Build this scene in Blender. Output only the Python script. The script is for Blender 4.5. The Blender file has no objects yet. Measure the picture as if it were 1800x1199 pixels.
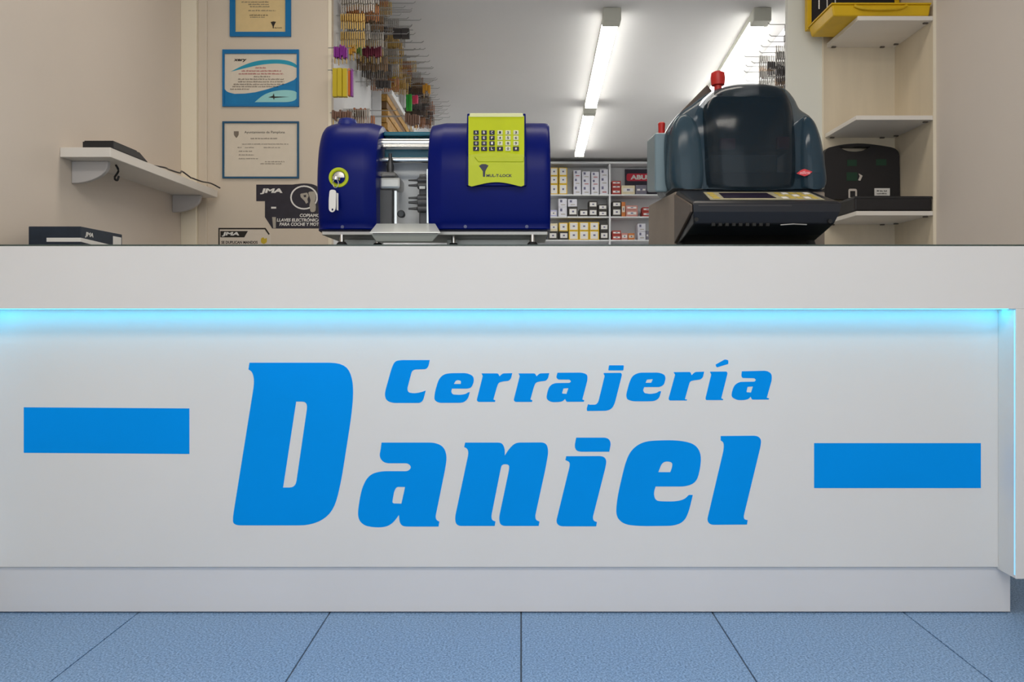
import bpy, bmesh, math, random
from mathutils import Vector
random.seed(7)
S = bpy.context.scene
C = S.collection

# ------------------------------------------------------------------ camera
F = 1380.0                       # focal length in pixels of the 1800 px wide frame
VX, VY = 916.0, 550.0            # vanishing point of the lines running away from us
EYE = 0.956
cam = bpy.data.cameras.new('camera')
cam.sensor_width = 36.0
cam.lens = F / 1800 * 36
cam.shift_x = (900 - VX) / 1800
cam.shift_y = -(599.5 - VY) / 1800
cam.clip_start = 0.05
camo = bpy.data.objects.new('camera', cam)
camo.location = (0, 0, EYE)
camo.rotation_euler = (math.radians(90), 0, 0)
C.objects.link(camo)
S.camera = camo

# ------------------------------------------------------------------ world, lights, exposure
w = bpy.data.worlds.new('world')
S.world = w
w.use_nodes = True
bg = w.node_tree.nodes['Background']
bg.inputs[0].default_value = (0.93, 0.97, 1.0, 1)
bg.inputs[1].default_value = 1.52
S.view_settings.view_transform = 'Standard'
S.view_settings.look = 'None'
S.view_settings.exposure = 0.0
S.view_settings.gamma = 1.0
S.view_settings.use_curve_mapping = False

def area(name, loc, rot, sx, sy, power, col):
    l = bpy.data.lights.new(name, 'AREA')
    l.shape = 'RECTANGLE'; l.size = sx; l.size_y = sy
    l.energy = power; l.color = col
    o = bpy.data.objects.new(name, l)
    o.location = loc; o.rotation_euler = rot
    C.objects.link(o)
    return o
# unseen area lights added to brighten the customer hall and the staff side
area('hall_fill_light', (0.0, 0.3, 2.93), (0, 0, 0), 2.2, 0.6, 46, (1.0, 0.93, 0.84))
area('staff_fill_light', (0.0, 3.0, 2.93), (0, 0, 0), 2.0, 0.3, 15, (1.0, 0.9, 0.78))

# ------------------------------------------------------------------ helpers
def X(px, D): return (px - VX) * D / F
def Z(py, D): return EYE + (VY - py) * D / F
def P(px, py, D): return Vector((X(px, D), D, Z(py, D)))

MATS = {}
def mat(name, col, rough=0.5, metal=0.0, noise=0.0, nscale=8.0, emit=None, estr=0.0,
        coat=0.0, alpha=1.0, trans=0.0, bump=0.0, bscale=60.0, ior=1.45, stretch=(1, 1, 1), spec=None):
    if name in MATS: return MATS[name]
    m = bpy.data.materials.new(name); m.use_nodes = True
    nt = m.node_tree; b = nt.nodes['Principled BSDF']
    b.inputs['Base Color'].default_value = (*col, 1)
    b.inputs['Roughness'].default_value = rough
    b.inputs['Metallic'].default_value = metal
    b.inputs['Coat Weight'].default_value = coat
    b.inputs['Coat Roughness'].default_value = 0.05
    b.inputs['Alpha'].default_value = alpha
    b.inputs['Transmission Weight'].default_value = trans
    b.inputs['IOR'].default_value = ior
    if spec is not None: b.inputs['Specular IOR Level'].default_value = spec
    if emit:
        b.inputs['Emission Color'].default_value = (*emit, 1)
        b.inputs['Emission Strength'].default_value = estr
    tc = None
    if noise > 0 or bump > 0:
        tc = nt.nodes.new('ShaderNodeTexCoord')
        mp = nt.nodes.new('ShaderNodeMapping'); mp.inputs['Scale'].default_value = stretch
        nt.links.new(tc.outputs['Object'], mp.inputs['Vector'])
    if noise > 0:
        n = nt.nodes.new('ShaderNodeTexNoise'); n.inputs['Scale'].default_value = nscale
        n.inputs['Detail'].default_value = 4
        nt.links.new(mp.outputs[0], n.inputs['Vector'])
        r = nt.nodes.new('ShaderNodeValToRGB')
        r.color_ramp.elements[0].position = 0.3; r.color_ramp.elements[1].position = 0.7
        r.color_ramp.elements[0].color = (*[c * (1 - noise) for c in col], 1)
        r.color_ramp.elements[1].color = (*[min(1, c * (1 + noise)) for c in col], 1)
        nt.links.new(n.outputs['Fac'], r.inputs['Fac'])
        nt.links.new(r.outputs['Color'], b.inputs['Base Color'])
    if bump > 0:
        n2 = nt.nodes.new('ShaderNodeTexNoise'); n2.inputs['Scale'].default_value = bscale
        nt.links.new(mp.outputs[0], n2.inputs['Vector'])
        bp = nt.nodes.new('ShaderNodeBump'); bp.inputs['Strength'].default_value = bump
        bp.inputs['Distance'].default_value = 0.002
        nt.links.new(n2.outputs['Fac'], bp.inputs['Height'])
        nt.links.new(bp.outputs[0], b.inputs['Normal'])
    MATS[name] = m
    return m

M = dict(
    wall=mat('wall_paint', (0.73, 0.645, 0.555), 0.8, noise=0.03, nscale=1.5, bump=0.05, bscale=90),
    rwall=mat('right_wall_paint', (0.72, 0.655, 0.59), 0.8, noise=0.03, nscale=1.5, bump=0.05, bscale=90),
    panel=mat('partition_laminate', (0.69, 0.60, 0.485), 0.6, noise=0.02, nscale=2),
    panel_r=mat('partition_laminate_pale', (0.79, 0.80, 0.73), 0.6, noise=0.02, nscale=2),
    maple=mat('maple_laminate', (0.72, 0.63, 0.48), 0.5, noise=0.04, nscale=3, stretch=(6, 6, .6)),
    edge=mat('pale_edging', (0.86, 0.78, 0.62), 0.5),
    white_shelf=mat('white_shelf_laminate', (0.80, 0.755, 0.69), 0.45, noise=0.02, nscale=4),
    ceil=mat('storeroom_ceiling_paint', (0.80, 0.79, 0.78), 0.9, noise=0.02, nscale=1),
    hallceil=mat('hall_ceiling_paint', (0.75, 0.73, 0.70), 0.9),
    store=mat('storeroom_wall_paint', (0.80, 0.81, 0.82), 0.75, noise=0.02, nscale=2),
    counter=mat('counter_laminate', (0.80, 0.785, 0.765), 0.42, noise=0.015, nscale=2.5),
    plinth=mat('plinth_laminate', (0.76, 0.755, 0.765), 0.42, noise=0.015, nscale=2.5),
    glass=mat('counter_glass', (0.55, 0.80, 0.70), 0.03, trans=0.9, ior=1.5),
    letter=mat('blue_vinyl', (0.0, 0.315, 0.90), 0.5, noise=0.02, nscale=3, spec=0.06),
    led=mat('cyan_led', (0.2, 0.8, 1.0), 0.5, emit=(0.02, 0.60, 1.0), estr=11.0),
    led_side=mat('cyan_led_dim', (0.2, 0.8, 1.0), 0.5, emit=(0.35, 0.60, 1.0), estr=0.75),
    grout=mat('floor_grout', (0.10, 0.12, 0.15), 0.9),
    grey_bracket=mat('grey_bracket_plastic', (0.52, 0.50, 0.49), 0.4),
    black=mat('black_plastic', (0.018, 0.018, 0.02), 0.38, noise=0.1, nscale=30),
    blacksoft=mat('black_case_plastic', (0.012, 0.010, 0.011), 0.55),
    navybox=mat('navy_cardboard', (0.012, 0.022, 0.04), 0.55, noise=0.15, nscale=40),
    white=mat('white_print', (0.82, 0.80, 0.76), 0.6),
    paper=mat('cream_paper', (0.74, 0.66, 0.54), 0.7, noise=0.02, nscale=30),
    paper_y=mat('yellowed_paper', (0.74, 0.56, 0.28), 0.7, noise=0.03, nscale=30),
    ink=mat('grey_ink', (0.22, 0.18, 0.14), 0.8),
    inkdark=mat('dark_ink', (0.03, 0.025, 0.02), 0.8),
    inkred=mat('red_ink', (0.45, 0.10, 0.10), 0.8),
    frameblue=mat('blue_frame', (0.005, 0.17, 0.42), 0.35),
    framenavy=mat('dark_blue_frame', (0.01, 0.09, 0.19), 0.35),
    teal=mat('teal_print', (0.02, 0.33, 0.48), 0.6),
    blueprint=mat('blue_print', (0.005, 0.20, 0.46), 0.6, noise=0.08, nscale=20),
    aqua=mat('aqua_print', (0.32, 0.66, 0.66), 0.6),
    sticker=mat('dark_sticker', (0.022, 0.018, 0.030), 0.4, noise=0.2, nscale=20),
    stickwhite=mat('white_sticker', (0.72, 0.64, 0.54), 0.5),
    keygrey=mat('key_print_grey', (0.42, 0.38, 0.32), 0.5),
    yellowprint=mat('yellow_print', (0.62, 0.45, 0.03), 0.5),
    blue=mat('blue_machine_paint', (0.0, 0.006, 0.135), 0.34, noise=0.05, nscale=6, spec=0.16),
    bluecap=mat('blue_cap_plastic', (0.008, 0.02, 0.20), 0.4),
    lime=mat('lime_panel', (0.50, 0.58, 0.002), 0.45, noise=0.04, nscale=12),
    limetop=mat('pale_lime_edge', (0.72, 0.76, 0.42), 0.3),
    keydark=mat('navy_button', (0.012, 0.014, 0.045), 0.4),
    keylight=mat('pale_button', (0.66, 0.68, 0.50), 0.4),
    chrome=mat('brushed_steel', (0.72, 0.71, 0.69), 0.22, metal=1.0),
    steel=mat('satin_steel', (0.55, 0.53, 0.50), 0.4, metal=0.8),
    alu=mat('tray_aluminium', (0.70, 0.73, 0.70), 0.35, metal=0.35),
    darksteel=mat('dark_steel', (0.075, 0.07, 0.07), 0.4, metal=0.5),
    innerwhite=mat('machine_inner_plate', (0.78, 0.76, 0.76), 0.5),
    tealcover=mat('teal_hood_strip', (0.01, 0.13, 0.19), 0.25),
    rubber=mat('black_rubber', (0.015, 0.015, 0.015), 0.7),
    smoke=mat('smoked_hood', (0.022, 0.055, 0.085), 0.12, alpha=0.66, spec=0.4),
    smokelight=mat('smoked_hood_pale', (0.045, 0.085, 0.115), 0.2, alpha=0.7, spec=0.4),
    wing=mat('pale_side_wing', (0.22, 0.31, 0.35), 0.25, alpha=0.92),
    bed=mat('pale_blue_bed', (0.20, 0.27, 0.33), 0.4),
    visor=mat('dark_visor', (0.005, 0.013, 0.021), 0.13, alpha=0.6, spec=0.4),
    consol=mat('console_plastic', (0.012, 0.013, 0.018), 0.34),
    taupe=mat('taupe_plastic', (0.31, 0.255, 0.205), 0.5, noise=0.06, nscale=10),
    taupedark=mat('brown_side_plastic', (0.115, 0.088, 0.070), 0.45),
    red=mat('red_plastic', (0.55, 0.02, 0.015), 0.35),
    redlogo=mat('red_logo', (0.72, 0.05, 0.06), 0.5),
    magenta=mat('magenta_part', (0.45, 0.02, 0.10), 0.5),
    yellow=mat('yellow_case_plastic', (0.72, 0.45, 0.004), 0.45, noise=0.06, nscale=12),
    paneldisp=mat('console_keypad_film', (0.40, 0.37, 0.25), 0.5, noise=0.15, nscale=40),
    lcd=mat('lcd_window', (0.025, 0.015, 0.035), 0.15),
    keyyellow=mat('yellow_key_print', (0.55, 0.42, 0.08), 0.5),
    greenpad=mat('green_foam_pad', (0.01, 0.045, 0.022), 0.7),
    tube=mat('fluorescent_diffuser', (1, 1, 1), 0.5, emit=(1.0, 0.98, 0.94), estr=18.0),
    lampbody=mat('lamp_housing', (0.62, 0.62, 0.54), 0.5),
    wire=mat('hook_wire', (0.42, 0.41, 0.40), 0.35, metal=0.7),
    pin=mat('shelf_pin', (0.12, 0.10, 0.08), 0.5),
    wood=mat('pine_slat', (0.50, 0.27, 0.06), 0.55, noise=0.3, nscale=10, stretch=(8, 1, 8)),
    wooddark=mat('brown_slat', (0.20, 0.11, 0.045), 0.6, noise=0.2, nscale=10),
)

def tile_material():
    m = bpy.data.materials.new('speckled_blue_terrazzo'); m.use_nodes = True
    nt = m.node_tree; b = nt.nodes['Principled BSDF']
    tc = nt.nodes.new('ShaderNodeTexCoord')
    n = nt.nodes.new('ShaderNodeTexNoise'); n.inputs['Scale'].default_value = 170; n.inputs['Detail'].default_value = 3
    n.inputs['Roughness'].default_value = 0.7
    r = nt.nodes.new('ShaderNodeValToRGB')
    e = r.color_ramp.elements
    e[0].position = 0.33; e[0].color = (0.085, 0.165, 0.31, 1)
    e[1].position = 0.68; e[1].color = (0.43, 0.62, 0.84, 1)
    k = e.new(0.5); k.color = (0.235, 0.385, 0.60, 1)
    n2 = nt.nodes.new('ShaderNodeTexNoise'); n2.inputs['Scale'].default_value = 2.2
    mix = nt.nodes.new('ShaderNodeMixRGB'); mix.blend_type = 'MULTIPLY'; mix.inputs['Fac'].default_value = 0.35
    r2 = nt.nodes.new('ShaderNodeValToRGB')
    r2.color_ramp.elements[0].color = (0.80, 0.80, 0.90, 1); r2.color_ramp.elements[1].color = (1, 1, 1, 1)
    nt.links.new(tc.outputs['Object'], n.inputs['Vector']); nt.links.new(tc.outputs['Object'], n2.inputs['Vector'])
    nt.links.new(n.outputs['Fac'], r.inputs['Fac']); nt.links.new(n2.outputs['Fac'], r2.inputs['Fac'])
    nt.links.new(r.outputs[0], mix.inputs[1]); nt.links.new(r2.outputs[0], mix.inputs[2])
    nt.links.new(mix.outputs[0], b.inputs['Base Color'])
    b.inputs['Roughness'].default_value = 0.42
    return m
M['tile'] = tile_material()
def clear_material():
    m = bpy.data.materials.new('clear_acrylic'); m.use_nodes = True
    nt = m.node_tree; nt.nodes.remove(nt.nodes['Principled BSDF'])
    tr = nt.nodes.new('ShaderNodeBsdfTransparent'); tr.inputs[0].default_value = (.97, .985, .99, 1)
    gl = nt.nodes.new('ShaderNodeBsdfGlossy'); gl.inputs['Roughness'].default_value = .06
    fr = nt.nodes.new('ShaderNodeFresnel'); fr.inputs[0].default_value = 1.16
    mx = nt.nodes.new('ShaderNodeMixShader')
    nt.links.new(fr.outputs[0], mx.inputs[0]); nt.links.new(tr.outputs[0], mx.inputs[1]); nt.links.new(gl.outputs[0], mx.inputs[2])
    nt.links.new(mx.outputs[0], nt.nodes['Material Output'].inputs['Surface'])
    return m
M['clear'] = clear_material()

def tag(o, label=None, cat=None, group=None, kind=None):
    if label: o['label'] = label
    if cat: o['category'] = cat
    if group: o['group'] = group
    if kind: o['kind'] = kind
    return o

def thing(name, label, cat, loc, group=None):
    o = bpy.data.objects.new(name, None)
    o.empty_display_size = 0.05
    o.location = loc
    C.objects.link(o)
    return tag(o, label, cat, group)

def root_of(o):
    while o.parent: o = o.parent
    return o

def link_mesh(name, me, m, parent=None):
    o = bpy.data.objects.new(name, me)
    if m is not None:
        me.materials.clear(); me.materials.append(m)
    C.objects.link(o)
    if parent is not None:
        off = root_of(parent).location
        me.transform(__import__('mathutils').Matrix.Translation(-off))
        o.parent = parent
    return o

class MB:
    """collects geometry in world coordinates; build() links it as one mesh object"""
    def __init__(s): s.v = []; s.f = []
    def add(s, vs, fs):
        n = len(s.v); s.v += [tuple(v) for v in vs]; s.f += [tuple(i + n for i in f) for f in fs]; return s
    def box(s, x0, x1, y0, y1, z0, z1):
        v = [(x0, y0, z0), (x1, y0, z0), (x1, y1, z0), (x0, y1, z0), (x0, y0, z1), (x1, y0, z1), (x1, y1, z1), (x0, y1, z1)]
        return s.add(v, [(0, 3, 2, 1), (4, 5, 6, 7), (0, 1, 5, 4), (1, 2, 6, 5), (2, 3, 7, 6), (3, 0, 4, 7)])
    def hexa(s, a, b):
        """two quads a (front) and b (back), matching corners"""
        return s.add(list(a) + list(b), [(0, 1, 2, 3), (7, 6, 5, 4), (0, 4, 5, 1), (1, 5, 6, 2), (2, 6, 7, 3), (3, 7, 4, 0)])
    def tube(s, pts, r, seg=8):
        pts = [Vector(p) for p in pts]
        rs = r if isinstance(r, (list, tuple)) else [r] * len(pts)
        rings = []
        for i, p in enumerate(pts):
            d = (pts[min(i + 1, len(pts) - 1)] - pts[max(i - 1, 0)]).normalized()
            a = d.cross(Vector((0, 0, 1)))
            if a.length < 1e-3: a = d.cross(Vector((1, 0, 0)))
            a.normalize(); b = d.cross(a)
            rings.append([p + (a * math.cos(t) + b * math.sin(t)) * rs[i] for t in [2 * math.pi * k / seg for k in range(seg)]])
        return s.loft(rings)
    def loft(s, rings, cap=True):
        n = len(rings[0]); v = [p for r in rings for p in r]; f = []
        for i in range(len(rings) - 1):
            for k in range(n):
                a, b = i * n + k, i * n + (k + 1) % n
                f.append((a, b, b + n, a + n))
        if cap:
            f.append(tuple(reversed(range(n)))); f.append(tuple(range((len(rings) - 1) * n, len(rings) * n)))
        return s.add(v, f)
    def build(s, name, m, parent=None, bevel=0.0, smooth=False, seg=2, keep_normals=False):
        me = bpy.data.meshes.new(name)
        me.from_pydata(s.v, [], s.f)
        if not keep_normals:
            bm = bmesh.new(); bm.from_mesh(me)
            bmesh.ops.recalc_face_normals(bm, faces=bm.faces); bm.to_mesh(me); bm.free()
        o = link_mesh(name, me, m, parent)
        if bevel > 0:
            b = o.modifiers.new('bevel', 'BEVEL'); b.width = bevel; b.segments = seg; b.limit_method = 'ANGLE'
            b.angle_limit = math.radians(40)
        if smooth:
            for p in me.polygons: p.use_smooth = True
            try: me.set_sharp_from_angle(angle=math.radians(40))
            except Exception: pass
        return o

def box(name, m, parent, x0, x1, y0, y1, z0, z1, bevel=0.0):
    return MB().box(x0, x1, y0, y1, z0, z1).build(name, m, parent, bevel)

def fillet(pts, k=5):
    """points (x, y) are sharp corners, (x, y, r) are rounded ones"""
    n = len(pts); out = []
    for i, p in enumerate(pts):
        q = Vector(p[:2])
        if len(p) == 2: out.append(q); continue
        a = Vector(pts[i - 1][:2]); b = Vector(pts[(i + 1) % n][:2])
        la, lb = (a - q).length, (b - q).length
        ta, tb = min(p[2], la * .5), min(p[2], lb * .5)
        s0, s1 = q + (a - q) * (ta / la), q + (b - q) * (tb / lb)
        for j in range(k + 1):
            t = j / k
            out.append(s0 * (1 - t) ** 2 + q * 2 * t * (1 - t) + s1 * t * t)
    return out

def curve_to_mesh(cu, name):
    o = bpy.data.objects.new(name, cu); C.objects.link(o)
    bpy.context.view_layer.update()
    me = bpy.data.meshes.new_from_object(o.evaluated_get(bpy.context.evaluated_depsgraph_get()))
    bpy.data.objects.remove(o); bpy.data.curves.remove(cu)
    me.name = name
    return me

def plate(name, loops, D, thick, m, parent, proud=0.0, md=None):
    """flat cut-out of the given thickness on the plane y = D; loops are pixel outlines measured on that plane"""
    cu = bpy.data.curves.new(name, 'CURVE'); cu.dimensions = '2D'; cu.fill_mode = 'BOTH'; cu.extrude = thick / 2
    for lp in loops:
        pts = fillet(lp)
        sp = cu.splines.new('POLY'); sp.points.add(len(pts) - 1)
        for i, p in enumerate(pts): sp.points[i].co = (X(p.x, md or D), Z(p.y, md or D), 0, 1)
        sp.use_cyclic_u = True
    me = curve_to_mesh(cu, name)
    for v in me.vertices:
        x, z, d = v.co; v.co = (x, D - thick / 2 - proud - d, z)
    bm = bmesh.new(); bm.from_mesh(me); bmesh.ops.recalc_face_normals(bm, faces=bm.faces); bm.to_mesh(me); bm.free()
    return link_mesh(name, me, m, parent)

def text(name, s, m, parent, x0, x1, z0, z1, y, thick=0.0008, bold=0.0, shear=0.0, place=None):
    """lettering fitted to the rectangle x0..x1, z0..z1 of the plane y, reading from the front"""
    cu = bpy.data.curves.new(name, 'FONT'); cu.body = s; cu.extrude = 0.02; cu.offset = bold; cu.shear = shear
    cu.resolution_u = 3
    me = curve_to_mesh(cu, name)
    xs = [v.co.x for v in me.vertices]; ys = [v.co.y for v in me.vertices]
    ax, bx, ay, by = min(xs), max(xs), min(ys), max(ys)
    for v in me.vertices:
        u = (v.co.x - ax) / (bx - ax); t = (v.co.y - ay) / max(1e-6, by - ay); d = v.co.z / 0.02
        if place: v.co = place(u, t, d * thick * .5)
        else: v.co = (x0 + (x1 - x0) * u, y - thick * .5 - d * thick * .5, z0 + (z1 - z0) * t)
    bm = bmesh.new(); bm.from_mesh(me); bmesh.ops.recalc_face_normals(bm, faces=bm.faces); bm.to_mesh(me); bm.free()
    return link_mesh(name, me, m, parent)

def smooth_closed(pts, k=4):
    n = len(pts); out = []
    for i in range(n):
        p0, p1, p2, p3 = [Vector(pts[(i + j - 1) % n]) for j in range(4)]
        for j in range(k):
            t = j / k
            out.append(0.5 * (2 * p1 + (p2 - p0) * t + (2 * p0 - 5 * p1 + 4 * p2 - p3) * t * t + (3 * p1 - p0 - 3 * p2 + p3) * t ** 3))
    return out

# ------------------------------------------------------------------ the setting
DB = 3.96                                  # front face of the partition behind the counter
XL = X(322, DB); XR = X(1572, DB)          # side walls of the staff area
XRW = XR + 0.014
HC = 1.90
CEIL = EYE + HC                          # storeroom ceiling
DW = F * HC / 265                        # storeroom back wall
HALL = 3.0
def struct(name, o): o.name = name; o['kind'] = 'structure'; return o
fl = struct('floor', box('floor', M['grout'], None, -3.2, 3.2, -2.4, DW + .1, -0.10, -0.004))
G = 0.6105; J = 0.0022
tile_me = None
for i in range(-5, 5):
    for j in range(-6, 4):
        x0 = i * G; y0 = 2.492 + (j - 1) * G
        if y0 > 3.2: continue
        if tile_me is None:
            o = MB().box(J, G - J, J, G - J, -0.006, 0.0).build('floor_tile', M['tile'], None, 0.0008, seg=1)
            tile_me = o.data; o.parent = fl
        else:
            o = bpy.data.objects.new('floor_tile', tile_me); C.objects.link(o); o.parent = fl
            b = o.modifiers.new('bevel', 'BEVEL'); b.width = 0.0008; b.segments = 1
        o.location = (x0, y0, 0)
struct('wall_left', box('wall_left', M['wall'], None, XL - .12, XL, -2.2, DB, 0, HALL))
struct('wall_right', box('wall_right', M['rwall'], None, XRW, XRW + .12, -2.2, DB, 0, HALL))
XO0, XO1 = X(583, DB), X(1385, DB)
struct('wall_partition_left', box('wall_partition_left', M['panel'], None, XL - .12, XO0, DB, DB + .04, 0, HALL))
struct('wall_partition_right', box('wall_partition_right', M['panel_r'], None, XO1, XRW + .12, DB, DB + .04, 0, HALL))
struct('wall_partition_top', box('wall_partition_top', M['panel'], None, XO0, XO1, DB, DB + .04, CEIL, HALL))
struct('ceiling_hall', box('ceiling_hall', M['hallceil'], None, XL - .12, XRW + .12, -2.2, DB + .04, HALL, HALL + .1))
XK, XK2 = XO0 - .006, 1.70                 # storeroom side walls
struct('ceiling', box('ceiling', M['ceil'], None, XK - .1, XK2 + .8, DB + .04, DW + .1, CEIL, CEIL + .1))
struct('wall_storeroom_left', box('wall_storeroom_left', M['store'], None, XK - .1, XK, DB + .04, DW, 0, CEIL))
struct('wall_storeroom_right', MB().hexa(
    [(XK2, DB + .04, 0), (XK2 + .1, DB + .04, 0), (XK2 + .1, DB + .04, CEIL), (XK2, DB + .04, CEIL)],
    [(XK2 + .25, DW, 0), (XK2 + .35, DW, 0), (XK2 + .35, DW, CEIL), (XK2 + .25, DW, CEIL)]).build('wall_storeroom_right', M['store'], None))
struct('wall_back', box('wall_back', M['store'], None, XK - .1, XK2 + .8, DW, DW + .1, 0, CEIL))
# pale corner post and slim strip where the left wall meets the partition, edging of the opening
struct('trim_1', box('trim_1', M['edge'], None, XL, X(345, DB - .03), DB - .03, DB, 0, HALL, 0.003))
struct('trim_2', box('trim_2', M['panel'], None, X(345, DB - .03), X(365, DB), DB - .012, DB, 0, HALL, 0.003))
struct('trim_3', box('trim_3', M['edge'], None, X(577, DB), XO0, DB - .004, DB + .002, 0, HALL, 0.001))

# ------------------------------------------------------------------ counter with its sign
Y1, YP, YK = 2.40, 2.49, 2.50
TOPZ = Z(432, Y1)
APZ = Z(543, Y1)
CX0, CX1 = XL + .004, 1.563
LXI, RXI = -1.664, X(1786, Y1)
YB = 3.10
cn = thing('shop_counter', 'long white shop counter with blue lettering and cyan edge lighting', 'counter', (0, 2.8, 0))
box('top_apron', M['counter'], cn, CX0, CX1, Y1, YP + .01, APZ, TOPZ - .001, 0.0015)
box('worktop', M['counter'], cn, CX0, CX1, YP + .01, YB, TOPZ - .04, TOPZ - .001, 0.0015)
box('side_leg', M['counter'], cn, CX0, LXI, Y1, YB, Z(1018, Y1), APZ, 0.0015)
box('side_leg', M['counter'], cn, RXI, CX1, Y1, YB, Z(1018, Y1), APZ, 0.0015)
fp = box('front_panel', M['counter'], cn, LXI, RXI, YP, YP + .02, Z(997, YP), APZ, 0.001)
box('plinth', M['plinth'], cn, CX0, X(1776, YK), YK, YB - .02, 0.004, Z(999, YP), 0.001)
box('glass_top', M['glass'], cn, CX0, CX1, Y1 + .001, YB, TOPZ - .001, TOPZ + .004, 0.001)
box('led_strip', M['led'], cn, LXI + .004, RXI - .004, 2.452, 2.466, APZ - .0006, APZ + .002)
box('led_strip', M['led_side'], cn, RXI - .0008, RXI + .002, 2.404, 2.409, Z(1012, Y1), APZ - .004)
box('led_strip', M['led_side'], cn, LXI - .002, LXI + .0008, 2.404, 2.409, Z(1012, Y1), APZ - .004)
box('led_strip', M['led'], cn, RXI - .030, RXI - .018, 2.408, 2.450, APZ - .0006, APZ + .002)
box('led_strip', M['led'], cn, LXI + .018, LXI + .030, 2.408, 2.450, APZ - .0006, APZ + .002)
for xx in (-1.4, -0.6, 0.3, 1.1, 1.53):
    MB().tube([(xx, 2.53, 0.0), (xx, 2.53, 0.006)], 0.014, 10).build('levelling_foot', M['rubber'], cn)

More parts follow.
